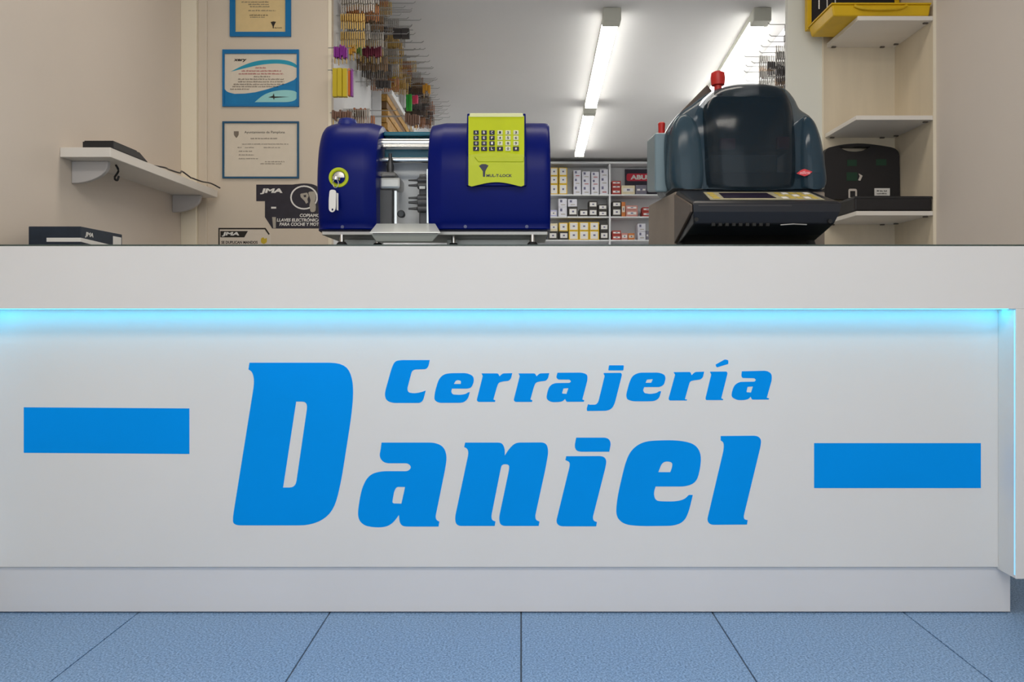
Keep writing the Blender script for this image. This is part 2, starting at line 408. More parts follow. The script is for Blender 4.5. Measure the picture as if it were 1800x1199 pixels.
def zoomed(ox, oy, sc, pts): return [(ox + p[0] / sc, oy + p[1] / sc) + ((p[2] / sc,) if len(p) > 2 else ()) for p in pts]
R1 = [(140, 312), (390, 312, 20), (412, 355), (460, 312, 25), (605, 308), (585, 390, 25), (550, 425, 20), (470, 432, 30), (400, 450, 30),
      (375, 510, 30), (320, 705), (350, 718), (345, 742), (90, 742, 20), (68, 715, 15), (160, 350, 12)]
LET = [
 ((400, 620, 3.746), [[(145, 66), (770, 66, 100), (828, 170, 120), (826, 350, 150), (742, 890, 150), (690, 1060, 110), (560, 1137, 90),
    (36, 1137, 55), (36, 1080, 40), (178, 190, 60), (165, 128, 40), (138, 110)],
    [(452, 322), (530, 322, 50), (448, 888, 45), (366, 888)]]),
 ((620, 760, 6.661), [[(338, 120), (960, 120, 60), (1065, 165, 70), (1105, 280, 90), (1085, 420, 100), (968, 995, 30), (985, 1032, 18), (1015, 1045),
    (1005, 1103), (590, 1103, 45), (550, 1060, 40), (542, 968), (470, 1065, 80), (380, 1112, 90), (230, 1112, 100), (120, 1085, 90), (58, 1000, 90),
    (70, 850, 100), (110, 640, 120), (190, 500, 110), (320, 455, 80), (650, 455, 35), (690, 408, 40), (650, 362, 35), (370, 362, 60), (310, 290, 60), (328, 200, 40)],
    [(515, 638, 25), (614, 640), (570, 835), (462, 832, 28), (485, 690, 40)]]),
 ((790, 760, 6.661), [[(185, 120), (615, 120, 45), (650, 190, 50), (648, 272), (700, 190, 60), (775, 120, 50), (1130, 118, 60), (1162, 210, 70),
    (1130, 400, 80), (1003, 985, 35), (1015, 1028, 18), (1055, 1045), (1045, 1096), (600, 1096, 60), (578, 1010, 60), (700, 430, 60), (700, 375, 45),
    (615, 372, 45), (600, 430, 50), (490, 985, 35), (500, 1028, 18), (540, 1045), (530, 1096), (85, 1096, 60), (62, 1010, 60), (225, 240, 50), (210, 190, 30), (172, 172)]]),
 ((970, 750, 6.307), [[(270, 122), (620, 122, 50), (657, 175, 40), (637, 278), (280, 278, 55), (250, 225, 45)]], 'i'),
 ((970, 750, 6.307), [[(160, 328), (570, 326, 50), (608, 370, 40), (595, 450, 50), (453, 1010, 30), (465, 1045, 15), (500, 1058), (492, 1105), (85, 1105, 45),
    (46, 1060, 40), (200, 430, 40), (197, 392, 20), (150, 370)]]),
 ((1070, 760, 6.4286), [[(950, 708), (905, 900, 100), (850, 1010, 70), (740, 1056, 80), (350, 1060, 120), (170, 1040, 80), (80, 950, 80), (95, 740, 150),
    (190, 330, 150), (260, 190, 100), (390, 105, 100), (560, 90, 120), (800, 90, 120), (970, 130, 80), (1042, 230, 80), (1040, 380, 100), (995, 560, 80),
    (880, 612, 70), (530, 612), (506, 690, 50), (530, 775, 45), (640, 782, 80), (770, 780, 80), (860, 755, 50), (905, 706, 15)],
    [(560, 450), (600, 350, 35), (650, 325, 40), (722, 340, 35), (715, 400, 30), (695, 450)]]),
 ((1070, 760, 6.4286), [[(1265, 42), (1680, 38, 45), (1724, 80, 40), (1715, 160, 50), (1523, 955, 30), (1535, 985, 15), (1570, 992), (1562, 1042), (1150, 1045, 40),
    (1110, 1000, 40), (1300, 190, 40), (1300, 115, 30), (1265, 92)]]),
 ((670, 620, 10.0), [[(855, 130), (830, 245, 30), (790, 290, 30), (590, 296, 30), (540, 325, 35), (458, 640, 45), (480, 700, 35), (590, 716, 60), (700, 695, 50),
    (785, 665), (740, 835, 40), (690, 884, 45), (190, 884, 80), (85, 835, 70), (60, 720, 90), (185, 270, 100), (240, 150, 80), (340, 130, 60)]]),
 ((670, 620, 10.0), [[(1560, 695), (1525, 810, 40), (1460, 870, 40), (1390, 882, 50), (1010, 882, 50), (932, 830, 45), (945, 690, 80), (1010, 470, 80),
    (1090, 385, 60), (1200, 360, 60), (1510, 358, 60), (1620, 410, 50), (1634, 500, 50), (1590, 610, 50), (1530, 632, 40), (1245, 632), (1230, 690, 25),
    (1260, 735, 25), (1400, 742, 50), (1490, 725, 30), (1530, 695, 15)], [(1280, 550), (1310, 495, 15), (1350, 480, 20), (1405, 495, 20), (1400, 550, 10)]]),
 ((830, 620, 8.571), [R1]),
 ((830, 620, 8.571), [[(p[0] + 557,) + p[1:] for p in R1]]),
 ((830, 620, 8.571), [[(1285, 302), (1660, 300, 50), (1737, 330, 40), (1737, 410, 40), (1660, 705), (1690, 718), (1680, 740), (1420, 740, 15), (1400, 697),
    (1360, 735, 30), (1290, 745, 40), (1190, 745, 40), (1116, 700, 45), (1130, 600, 50), (1165, 500, 50), (1240, 458, 40), (1470, 455, 20), (1492, 430, 15),
    (1465, 405, 15), (1290, 405, 25), (1266, 370, 20)], [(1375, 538, 15), (1450, 535), (1420, 620), (1352, 615, 15)]]),
 ((1020, 620, 10.588), [[(535, 235, 15), (812, 235, 20), (802, 330, 15), (520, 330, 15)]], 'j'),
 ((1020, 620, 10.588), [[(435, 378), (760, 375, 20), (777, 410, 20), (640, 950, 70), (590, 1040, 60), (500, 1082, 60), (125, 1085, 15), (120, 1040, 10),
    (145, 955, 10), (170, 968), (290, 968, 30), (335, 920, 40), (455, 430, 20), (435, 398)]]),
 ((1020, 620, 10.588), [[(1505, 720), (1470, 840, 40), (1400, 895, 50), (1300, 905, 50), (980, 905, 50), (870, 870, 40), (852, 790, 50), (910, 560, 90),
    (970, 430, 60), (1090, 372, 60), (1470, 370, 60), (1570, 410, 40), (1590, 480, 40), (1555, 600, 40), (1480, 640, 40), (1190, 640), (1168, 700, 20),
    (1195, 752, 20), (1300, 770, 40), (1420, 750, 30), (1470, 715, 15)], [(1215, 560), (1240, 500, 15), (1352, 492, 15), (1320, 560, 10)]]),
 ((1170, 620, 9.0), [[(125, 308), (390, 305, 20), (412, 355), (465, 305, 25), (610, 300), (590, 390, 25), (550, 425, 25), (440, 438, 30), (385, 455, 30),
    (365, 520, 30), (305, 735), (340, 742), (335, 756), (60, 756, 15), (46, 730, 10), (150, 350, 10)]]),
 ((1170, 620, 9.0), [[(700, 300), (965, 298, 15), (980, 325, 15), (880, 722), (912, 735), (905, 750), (640, 750, 15), (630, 725, 10), (722, 345, 10)]]),
 ((1170, 620, 9.0), [[(788, 190, 10), (940, 105, 20), (992, 120, 15), (992, 178, 15), (808, 234, 15)]], 'i'),
 ((1170, 620, 9.0), [[(1205, 295), (1600, 285, 50), (1675, 330, 40), (1682, 420, 50), (1600, 715), (1638, 722), (1630, 742), (1365, 742, 15), (1345, 697),
    (1310, 735, 30), (1240, 750, 40), (1130, 750, 40), (1040, 700, 40), (1050, 610, 50), (1090, 510, 50), (1170, 462, 40), (1410, 458, 20), (1430, 430, 12),
    (1405, 405, 12), (1215, 400, 15), (1198, 370, 12)], [(1295, 540, 15), (1382, 535), (1350, 630), (1278, 625, 15)]]),
]
for e in LET:
    ox, oy, sc = e[0]
    nm = 'letter' if len(e) == 2 else ('letter_accent' if oy == 620 and ox == 1170 else 'letter_dot')
    plate(nm, [zoomed(ox, oy, sc, lp) for lp in e[1]], YP, 0.0008, M['letter'], fp)
plate('blue_bar', [[(42, 716), (333, 718), (333, 798), (42, 796)]], YP, 0.0008, M['letter'], fp)
plate('blue_bar', [[(1431, 779), (1724, 779), (1724, 858), (1431, 858)]], YP, 0.0008, M['letter'], fp)

# ------------------------------------------------------------------ shelf on the left wall
DS = DB / 1.365
zs = Z(259, DS); sx1 = X(194, DS)
sh = thing('wall_shelf', 'white shelf board on two grey quarter-round brackets, left wall', 'shelf', (XL, (DS + DB) / 2, zs - .036))
box('shelf_board', M['white_shelf'], sh, XL + .0005, sx1, DS, DB - .032, zs - .036, zs, 0.002)
for D0 in (XL * F / (128 - VX), XL * F / (304 - VX)):
    prof = [(XL + .001, zs - .0365)] + [(XL + .001 + .138, zs - .0365)] + \
           [(XL + .001 + .138 * math.cos(a), zs - .0365 - .012 - .072 * math.sin(a)) for a in [math.pi / 2 * k / 8 for k in range(9)]]
    MB().loft([[(x, D0 - .011, z) for x, z in prof], [(x, D0 + .011, z) for x, z in prof]]).build('bracket', M['grey_bracket'], sh, 0.003)
cs = thing('black_case', 'flat black case with sloped end lying on the left wall shelf', 'case', (-1.5, 3.0, zs))
x0, x1, d0, d1 = X(145, DS + .02), X(200, DS + .02), DS + .02, DS + .29
a = [(x0, d0, zs), (x1, d0, zs), (x1, d1, zs), (x0, d1, zs)]
b = [(x0, d0, zs + .026), (x1, d0, zs + .026), (x1, d1 - .07, zs + .026), (x0, d1 - .07, zs + .026)]
MB().hexa(a, b).build('case_body', M['black'], cs, 0.002)
box('case_lid', M['blacksoft'], cs, x0 + .004, x1 - .004, d0 + .004, d1 - .085, zs + .026, zs + .030, 0.0015)
def wirepts(pts): return smooth_open([Vector(p) for p in pts])
def smooth_open(p, k=6):
    q = [p[0]] + p + [p[-1]]; out = []
    for i in range(1, len(q) - 2):
        for j in range(k):
            t = j / k; p0, p1, p2, p3 = q[i - 1:i + 3]
            out.append(0.5 * (2 * p1 + (p2 - p0) * t + (2 * p0 - 5 * p1 + 4 * p2 - p3) * t * t + (3 * p1 - p0 - 3 * p2 + p3) * t ** 3))
    return out + [p[-1]]
o = MB().tube(wirepts([(sx1 - .03, 3.28, zs + .005), (sx1 - .008, 3.36, zs + .010), (sx1 - .02, 3.43, zs + .014), (sx1 - .004, 3.5, zs + .012), (sx1 - .02, 3.56, zs + .030),
    (sx1 - .006, 3.62, zs + .012), (sx1 - .03, 3.68, zs + .022), (sx1 - .004, 3.74, zs + .014), (sx1 + .004, 3.83, zs + .020), (sx1 + .03, 3.88, zs + .005)]), .0035, 6).build('charger_cable', M['darksteel'], None, smooth=True)
tag(o, 'thin dark cable lying curled on the far end of the wall shelf', 'cable')
o = MB().tube(wirepts([(XL + .13, 3.05, zs - .037), (XL + .14, 3.05, zs - .06), (XL + .12, 3.06, zs - .085), (XL + .135, 3.05, zs - .097), (XL + .142, 3.05, zs - .08)]), .004, 6).build('cable_loop', M['rubber'], None, smooth=True)
tag(o, 'short black cable end hanging below the left wall shelf', 'cable')

# ------------------------------------------------------------------ navy carton on the counter, far left
GT = TOPZ + .004
d0 = 2.60; d1 = 2.87
bx0, bx1 = max(X(50, d0), XL + .006), X(142, d0); bz = Z(398, d0)
jb = thing('navy_carton', 'long navy carton with white stripe and white JMA lettering on counter', 'box', (bx0, d0, GT))
MB().box(bx0, bx1, d0, d1, GT, bz).build('carton_body', M['navybox'], jb, 0.002)
box('stripe', M['white'], jb, X(82, d0), bx1 + .0006, d0 - .0006, d0, Z(425, d0), Z(418, d0))
MB().hexa([(bx1, d0, Z(425, d0)), (bx1 + .0006, d0, Z(425, d0)), (bx1 + .0006, d0, Z(418, d0)), (bx1, d0, Z(418, d0))],
          [(bx1, d1 - .06, Z(425, d0) - .012), (bx1 + .0006, d1 - .06, Z(425, d0) - .012), (bx1 + .0006, d1 - .06, Z(418, d0) - .008), (bx1, d1 - .06, Z(418, d0) - .008)]).build('stripe', M['white'], jb)
box('paper_label', M['white'], jb, bx1, bx1 + .0008, d1 - .065, d1 - .008, GT + .003, bz - .012)
text('lettering', 'JMA', M['white'], jb, 0, 1, 0, 1, 0, bold=.03, shear=.2,
     place=lambda u, t, d: (bx1 + .0006 + d, d0 + .025 + .05 * u, bz - .034 + .019 * t))

# ------------------------------------------------------------------ framed certificates on the partition
def rnd_pts(pts, rr=15): return [pts[0]] + [(p[0], p[1], rr) for p in pts[1:]]
def certificate(label, x0, x1, y0, y1, fw, fm, paper, grp='framed certificates on the partition'):
    t = thing('framed_certificate', label, 'certificate', P((x0 + x1) / 2, y1, DB), grp)
    f = [[(x0, y0), (x1, y0), (x1, y1), (x0, y1)], [(x0 + fw[0], y0 + fw[1]), (x1 - fw[2], y0 + fw[1]), (x1 - fw[2], y1 - fw[3]), (x0 + fw[0], y1 - fw[3])]]
    plate('frame', f, DB, .010, fm, t)
    pp = plate('paper', [[(x0 + 1, y0 + 1), (x1 - 1, y0 + 1), (x1 - 1, y1 - 1), (x0 + 1, y1 - 1)]], DB, .003, paper, t)
    return t, pp
def line(parent, m, s, x0, x1, y0, y1, proud=.0031, bold=0.0, D=DB, shear=0.0):
    return text('lettering', s, m, parent, X(x0, D), X(x1, D), Z(y1, D), Z(y0, D), D - proud, .0004, bold, shear)
def small_print(parent, m, x0, x1, y0, y1, proud=.0031, D=DB):
    """one line of print too small to read: a broken row of short ink strokes"""
    rr = random.Random(int(x0 * 7 + y0 * 13)); mb = MB(); x = x0
    while x < x1 - .5:
        e = min(x1, x + rr.uniform(2.5, 7.5)); k = x
        while k < e - .3:
            h = rr.uniform(.5, 1.0) * (y1 - y0)
            mb.box(X(k, D), X(k + .62, D), D - proud - .0004, D - proud, Z(y1, D), Z(y1 - h, D)); k += .95
        x = e + 1.1
    return mb.build('print_line', m, parent)
t, pp = certificate('yellowed certificate in thick blue frame, uppermost on the partition', 405, 512, -88, 65, (9.5, 9.5, 9.5, 8), M['frameblue'], M['paper_y'])
for a, b, y in ((425, 474, 4), (437, 474, 8), (440, 474, 12), (437, 485, 19), (439, 473, 27), (440, 466, 30.5), (430, 488, -70), (425, 492, -45), (440, 478, -25)):
    small_print(pp, M['inkdark'] if y == 27 else M['ink'], a, b, y - 1.2, y + 1.0)
plate('tree_emblem', [zoomed(390, 0, 11.99, [(1030, 470), (1090, 455), (1145, 465), (1115, 520, 20), (1100, 560), (1098, 603), (1078, 603), (1075, 560), (1055, 515, 20)])], DB, .0005, M['inkdark'], pp, .003)
line(pp, M['inkdark'], 'MUL-T-LOCK', 483, 496, 48.4, 50.3, bold=.03)

t, pp = certificate('certificate with teal and blue waves, middle of the framed three', 392, 526, 88, 188, (3.5, 7, 3.5, 3), M['frameblue'], M['paper'])
def q(pts): return zoomed(385, 85, 10.9, pts)
plate('teal_wave', [rnd_pts(q([(230, 450), (450, 335), (700, 245), (1000, 215), (1300, 225), (1500, 310), (1500, 390), (1400, 335), (1200, 295), (1000, 295), (750, 325), (500, 385)]))], DB, .0005, M['teal'], pp, .003)
plate('blue_wave', [q([(112, 780), (160, 840, 60), (300, 875), (500, 870), (700, 845), (900, 795), (1100, 735), (1300, 670), (1440, 610), (1510, 540), (1515, 1095), (112, 1095)])], DB, .0005, M['blueprint'], pp, .003)
plate('aqua_lens', [rnd_pts(q([(690, 1035), (850, 895), (1050, 820), (1300, 795), (1510, 830), (1510, 960), (1400, 1035)]))], DB, .0005, M['aqua'], pp, .0036)
line(pp, M['inkdark'], 'xery', 411, 434, 104, 109.5, bold=.04, shear=.2)
for a, b, y, m in ((449, 468, 119.5, 'inkred'), (425, 494, 125, 'inkred'), (420, 499, 130, 'inkred'), (446, 475, 135, 'ink'), (419, 501, 139.5, 'ink'),
                   (419, 500, 144, 'ink'), (411, 500, 148.5, 'ink'), (409, 490, 152.5, 'ink'), (405, 438, 157, 'ink')):
    small_print(pp, M[m], a, b, y - 1.5, y + 1.2)
plate('signature', [[(472, 171.5), (480, 169), (481.5, 164), (483, 170), (509, 170.5), (483, 172.5), (482, 176), (480.5, 172.5)]], DB, .0004, M['inkdark'], pp, .0041)

t, pp = certificate('cream town-hall licence in thin dark blue frame, lowest on the partition', 392, 526, 214, 314, (3, 3, 3, 3), M['framenavy'], M['paper'])
plate('crest', [[(411.5, 231), (420, 231), (420, 238, 3), (416, 243), (411.5, 238, 3)], ], DB, .0004, M['ink'], pp, .003)
line(pp, M['inkdark'], 'Ayuntamiento de Pamplona', 430, 501, 230.5, 236)
small_print(pp, M['ink'], 441, 488, 242.3, 244.8)
for a, b, y in ((426, 507, 253.5), (418, 425, 259.5), (431, 447, 259.5), (464, 493, 259.5), (420, 443, 266), (420, 447, 272.5), (420, 454, 279), (466, 500, 284.5), (458, 496, 288)):
    small_print(pp, M['ink'], a, b, y - 1.1, y + .9)

# stickers
def q(pts): return zoomed(370, 300, 8.567, pts)
st = thing('sticker', 'black sticker advertising electronic car keys, partly behind blue machine', 'sticker', P(510, 402, DB))
bk = plate('backing', [q([(690, 210), (1240, 210), (1290, 203), (1420, 190, 60), (1560, 205, 60), (1660, 270, 60), (1700, 370, 60), (1700, 870), (930, 870), (820, 700), (820, 460), (690, 460)])], DB, .001, M['sticker'], st)
def ql(parent, m, s, x0, x1, y0, y1, **k): return line(parent, m, s, 370 + x0 / 8.567, 370 + x1 / 8.567, 300 + y0 / 8.567, 300 + y1 / 8.567, proud=.0011, **k)
ql(bk, M['white'], 'JMA', 750, 1085, 268, 356, bold=.05, shear=.15)
ell = lambda cx, cy, rx, ry, n=28: [(cx + rx * math.cos(2 * math.pi * k / n), cy + ry * math.sin(2 * math.pi * k / n)) for k in range(n)]
plate('ring', [q(ell(1410, 405, 208, 182)), q(ell(1410, 405, 186, 160))], DB, .0004, M['white'], bk, .001)
plate('key_picture', [q([(1350, 350, 20), (1460, 330, 20), (1480, 380), (1460, 430), (1470, 480), (1440, 500), (1420, 460), (1360, 400)]), q([(1400, 370), (1440, 365), (1440, 400), (1410, 400)])], DB, .0004, M['keygrey'], bk, .001)
plate('key_picture', [q([(1470, 320, 30), (1580, 310, 40), (1590, 420, 30), (1570, 470), (1590, 540, 30), (1580, 620, 30), (1510, 630, 30), (1490, 520, 20), (1510, 450, 20)])], DB, .0004, M['keygrey'], bk, .0016)
plate('phone_picture', [q([(915, 545), (990, 545), (990, 572), (915, 572)])], DB, .0004, M['white'], bk, .001)
plate('blade_picture', [q([(930, 700), (985, 700), (985, 865), (945, 865)])], DB, .0004, M['keygrey'], bk, .001)
ql(bk, M['white'], 'COPIAMOS', 1345, 1685, 650, 700, bold=.03, shear=.15)
ql(bk, M['white'], 'LLAVES ELECTRÓNICAS', 1000, 1685, 708, 768, bold=.03, shear=.15)
ql(bk, M['white'], 'PARA COCHE Y MOTO', 1040, 1685, 782, 832, bold=.03, shear=.15)
st = thing('sticker', 'white sticker with black outline reading SE DUPLICAN MANDOS above counter edge', 'sticker', P(430, 452, DB))
bk = plate('backing', [q([(120, 862), (830, 862), (910, 960), (910, 1300), (120, 1300)])], DB, .001, M['stickwhite'], st)
plate('outline', [q([(120, 862), (830, 862), (895, 955), (875, 968), (818, 885), (140, 885), (140, 1300), (120, 1300)])], DB, .0004, M['inkdark'], bk, .001)
nb = plate('name_band', [q([(150, 910), (565, 910), (510, 1005), (150, 1005)])], DB, .0004, M['inkdark'], bk, .001)
line(nb, M['white'], 'JMA', 370 + 172 / 8.567, 370 + 435 / 8.567, 300 + 925 / 8.567, 300 + 992 / 8.567, proud=.0015, bold=.05, shear=.15)
ql(bk, M['inkdark'], 'SE DUPLICAN MANDOS', 165, 712, 1058, 1102, bold=.03)
plate('key_picture', [q([(760, 1020, 20), (800, 1000, 20), (815, 1030), (850, 1010, 15), (850, 1080, 20), (800, 1110, 20), (760, 1080, 15)])], DB, .0004, M['yellowprint'], bk, .001)

# ------------------------------------------------------------------ right-hand corner shelves
DR = DB / 1.104
cu = thing('corner_shelf_unit', 'open maple-coloured corner shelf unit on the right wall', 'shelf unit', (1.7, DB - .1, 0))
bp0 = X(1447, DB)
box('back_panel', M['maple'], cu, bp0, XR, DB - .006, DB - .0005, 0, HALL - .01)
box('panel_edging', M['edge'], cu, bp0 - .006, bp0, DB - .008, DB - .0005, 0, HALL - .01, 0.001)
box('side_panel', M['maple'], cu, XR, XRW - .0005, DR, DB - .0005, 0, HALL - .01)
box('panel_edging', M['edge'], cu, XR - .001, XRW - .0004, DR - .002, DR, 0, HALL - .01)
shelves = []
for py in (28, 203, 371):
    zt = Z(py, DR); shelves.append(zt)
    xl = X(1508 if py < 100 else 1505, DR)
    s = box('shelf', M['white_shelf'], cu, xl, XR - .0005, DR, DB - .0065, zt - .020, zt, 0.0015)
    for (xx, yy) in ((xl + .03, DB - .02), (XR - .07, DB - .02), (XR - .02, DB - .06), (XR - .02, DR + .03)):
        box('shelf_pin', M['pin'], s, xx - .011, xx + .011, yy - .006, yy + .006, zt - .026, zt - .020, 0.002)

# yellow tool case, open, on the top shelf
zt = shelves[0] + .0005
yc = thing('yellow_tool_case', 'open yellow plastic tool case on the top corner shelf', 'tool case', (1.6, DR + .13, zt))
yx0, yx1 = X(1462, DR), XR - .012
MB().hexa([(yx0 + .01, DR + .002, zt), (yx1 - .005, DR + .002, zt), (yx1, DR - .004, zt + .050), (yx0, DR - .004, zt + .050)],
          [(yx0 + .01, DR + .28, zt), (yx1 - .005, DR + .28, zt), (yx1, DR + .286, zt + .050), (yx0, DR + .286, zt + .050)]).build('case_base', M['yellow'], yc, 0.006)
MB().box(yx0 - .004, yx1 + .002, DR - .008, DR + .29, zt + .050, zt + .058).build('rim', M['yellow'], yc, 0.003)
MB().tube(wirepts([(yx0 + .10, DR - .006, zt + .044), (yx0 + .14, DR - .012, zt + .030), (yx0 + .22, DR - .014, zt + .026), (yx0 + .30, DR - .012, zt + .030), (yx0 + .34, DR - .006, zt + .044)]), .007, 8).build('handle', M['yellow'], yc, smooth=True)
lid = MB()
ly0, ly1 = DR + .294, DR + .33
lid.box(yx0 - .004, yx0 + .018, ly0, ly1, zt + .045, zt + .40); lid.box(yx1 - .022, yx1, ly0, ly1, zt + .045, zt + .40)
lid.box(yx0 + .018, yx1 - .022, ly0, ly1, zt + .38, zt + .40); lid.box(yx0 + .018, yx1 - .022, ly0, ly1, zt + .045, zt + .065)
lid.box(yx0 + .018, yx1 - .022, ly1 - .006, ly1, zt + .065, zt + .38)
lo = lid.build('case_lid', M['yellow'], yc, 0.003)
box('foam_insert', M['blacksoft'], lo, yx0 + .018, yx1 - .022, ly0 + .006, ly1 - .006, zt + .065, zt + .38)
for k in range(3):
    xx = yx0 + .055 + k * .04
    MB().tube([(xx, ly0 + .004, zt + .145), (xx, ly0 + .004, zt + .20)], .004, 8).build('tool', M['chrome'], lo)

# black case, open, on the lower shelf
zt = shelves[2] + .0005
bc = thing('black_tool_case', 'open black moulded case with upright lid on the lowest corner shelf', 'tool case', (1.7, DR + .15, zt))
kx0, kx1 = X(1503, DR), XR - .003
cb = MB().box(kx0, kx1, DR + .002, DR + .28, zt, zt + .064).build('case_base', M['blacksoft'], bc, 0.008)
box('rim', M['black'], bc, kx0 - .002, kx1 + .001, DR, DR + .282, zt + .056, zt + .068, 0.003)
DL = DR + .30
lid = plate('case_lid', [[(1450, 350), (1450, 268), (1454, 260, 5), (1480, 254, 10), (1512, 251.5, 15), (1545, 255, 15), (1573, 260, 8), (1581, 268, 8), (1582, 350)],
             [(1474, 257.5), (1531, 257.5), (1518, 265, 8), (1502, 267, 8), (1486, 265, 8)]], DL + .05, .045, M['blacksoft'], bc, md=DL + .005)
for (a, b, c, d, m) in ((1489, 1506, 281, 292, 'greenpad'), (1540, 1558, 280, 291, 'greenpad'), (1488, 1507, 303, 318, 'greenpad'), (1537, 1564, 331, 344, 'white')):
    plate('label' if m == 'white' else 'foam_pocket', [[(a, c), (b, c), (b, d), (a, d)]], DL + .005, .0015, M[m], lid)
plate('latch', [[(1491, 332, 3), (1506, 332, 4), (1506, 348), (1491, 348)], [(1494, 336), (1503, 336), (1503, 348 - 1), (1494, 348 - 1)]], DL + .005, .003, M['chrome'], lid)
small_print(lid, M['inkdark'], 1541, 1560, 334, 337, proud=.0018, D=DL + .005)
small_print(lid, M['inkdark'], 1541, 1558, 339, 341.5, proud=.0018, D=DL + .005)
plate('connector', [[(1509, 305), (1516, 309), (1512, 318), (1508, 317), (1511, 310)]], DL + .005, .002, M['chrome'], lid)

# ------------------------------------------------------------------ blue electronic key-cutting machine
Y0 = 2.55; ZB = Z(405, Y0 + .035)
bm_ = thing('key_cutting_machine', 'blue drum-shaped key-cutting machine with lime green keypad', 'key machine', (-.29, Y0 + .15, GT))
PR = [(0.05, 0), (0.028, 0.014), (0.012, 0.07), (0.0, 0.15), (0.008, 0.225), (0.032, 0.292), (0.078, 0.347), (0.14, 0.378), (0.2, 0.384),
      (0.28, 0.372), (0.34, 0.335), (0.37, 0.26), (0.38, 0.15), (0.38, 0.03), (0.36, 0)]
PRS = [p for p in smooth_closed([Vector(p) for p in PR], 4)]
def drum(stations, kz=.45):
    rings = []
    for x, k in stations:
        rings.append([(x, Y0 + .19 + (p.x - .19) * k, ZB + max(0.0, .15 + (max(p.y, 0) - .15) * (1 - (1 - k) * kz) if p.y > .03 else p.y)) for p in PRS])
    return MB().loft(rings)
drum([(-.676, .60), (-.675, .72), (-.671, .82), (-.663, .90), (-.650, .95), (-.632, .985), (-.61, 1.0), (-.518, 1.0), (-.512, .992), (-.482, .92), (-.476, .90), (-.474, .86)]).build('left_drum', M['blue'], bm_, smooth=True)
drum([(-.306, .88), (-.304, .91), (-.298, .93), (-.264, .99), (-.256, 1.0), (.070, 1.0), (.084, .995), (.092, .975), (.096, .94), (.097, .86)]).build('right_drum', M['blue'], bm_, smooth=True)
# cap on the left drum
cx = X(611, Y0 + .16)
zc = ZB + .372
MB().tube([(cx, Y0 + .16, zc - .02), (cx, Y0 + .16, zc + .012), (cx, Y0 + .16, zc + .022), (cx, Y0 + .16, zc + .026)], [.034, .033, .029, .02], 24).build('oil_cap', M['bluecap'], bm_, smooth=True)
# working chamber
ch0, ch1 = -.474, -.306
box('chamber_back', M['innerwhite'], bm_, ch0 - .004, ch1 + .004, Y0 + .21, Y0 + .36, ZB, ZB + .33, 0.004)
box('chamber_floor', M['steel'], bm_, ch0 - .004, ch1 + .004, Y0 + .03, Y0 + .21, ZB - .002, ZB + .022, 0.003)
hood = []
prof = []
for k in range(17):
    a = math.pi * 0.5 * k / 16
    prof.append((Y0 + .035 + .175 * (1 - math.cos(a)), ZB + .14 + .205 * math.sin(a)))
prof = [(Y0 + .032, ZB + .02), (Y0 + .03, ZB + .08)] + prof
inner = [(y + .003, z - .003) for y, z in prof]
MB().loft([[(ch0 - .002, y, z) for y, z in prof + inner[::-1]], [(ch1 + .002, y, z) for y, z in prof + inner[::-1]]]).build('clear_cover', M['clear'], bm_, smooth=True)
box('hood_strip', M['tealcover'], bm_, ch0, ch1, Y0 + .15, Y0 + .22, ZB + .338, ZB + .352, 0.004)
MB().tube([(ch0, Y0 + .12, ZB + .305), (ch1, Y0 + .12, ZB + .305)], .016, 20).build('reflection_bar', M['chrome'], bm_, smooth=True)  # chrome bar standing in for a bright reflection on the clear cover
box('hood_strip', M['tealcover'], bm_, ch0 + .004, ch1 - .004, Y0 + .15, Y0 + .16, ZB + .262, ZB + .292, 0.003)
MB().tube([(ch0, Y0 + .14, ZB + .252), (ch1, Y0 + .14, ZB + .252)], .010, 20).build('reflection_bar', M['chrome'], bm_, smooth=True)  # thinner bar imitating the lower reflection band on the cover
yv = Y0 + .12
v = thing  # (vice and cutter sit inside the machine and move with it)
MB().box(X(668, yv), X(692, yv), yv - .03, yv + .05, ZB + .02, Z(335, yv)).build('vice_column', M['darksteel'], bm_, 0.004)
MB().box(X(670, yv), X(707, yv), yv - .04, yv + .05, Z(335, yv), Z(315, yv)).build('vice_jaw', M['steel'], bm_, 0.008)
MB().box(X(672, yv), X(698, yv), yv - .03, yv + .04, Z(314.5, yv), Z(305, yv)).build('vice_jaw', M['darksteel'], bm_, 0.006)
MB().tube([(X(686, yv), yv, Z(306, yv)), (X(686, yv), yv, Z(292, yv)), (X(686, yv), yv, Z(280, yv)), (X(686, yv), yv, Z(270, yv))], [.012, .013, .006, .006], 14).build('vice_knob', M['darksteel'], bm_, smooth=True)
box('vice_rail', M['chrome'], bm_, X(695, yv), X(699, yv), yv - .02, yv + .02, ZB + .02, Z(337, yv))
for (py, r) in ((317, .010), (326, .013), (348, .012), (356, .016), (367, .013)):
    MB().tube([(X(756, yv), yv, Z(py, yv)), (X(735, yv), yv, Z(py, yv)), (X(733, yv), yv, Z(py, yv)), (X(718, yv), yv, Z(py, yv))], [r, r, r * .4, r * .25], 14).build('cutter_spindle', M['darksteel'], bm_, smooth=True)
box('spindle_block', M['darksteel'], bm_, X(736, yv), X(753, yv), yv + .01, yv + .06, ZB + .03, Z(305, yv), 0.004)
box('warning_plate', M['white'], bm_, X(738, yv), X(748, yv), yv - .012, yv - .010, Z(333, yv), Z(326, yv))
box('side_rail', M['chrome'], bm_, X(752, yv), X(756, yv), yv - .03, yv - .02, ZB + .03, Z(300, yv))
kp = P(705, 376, Y0 + .05)
MB().tube([kp + Vector((0, .03, 0)), kp, kp + Vector((0, -.006, 0))], [.010, .013, .010], 18).build('lock_knob', M['black'], bm_, smooth=True)
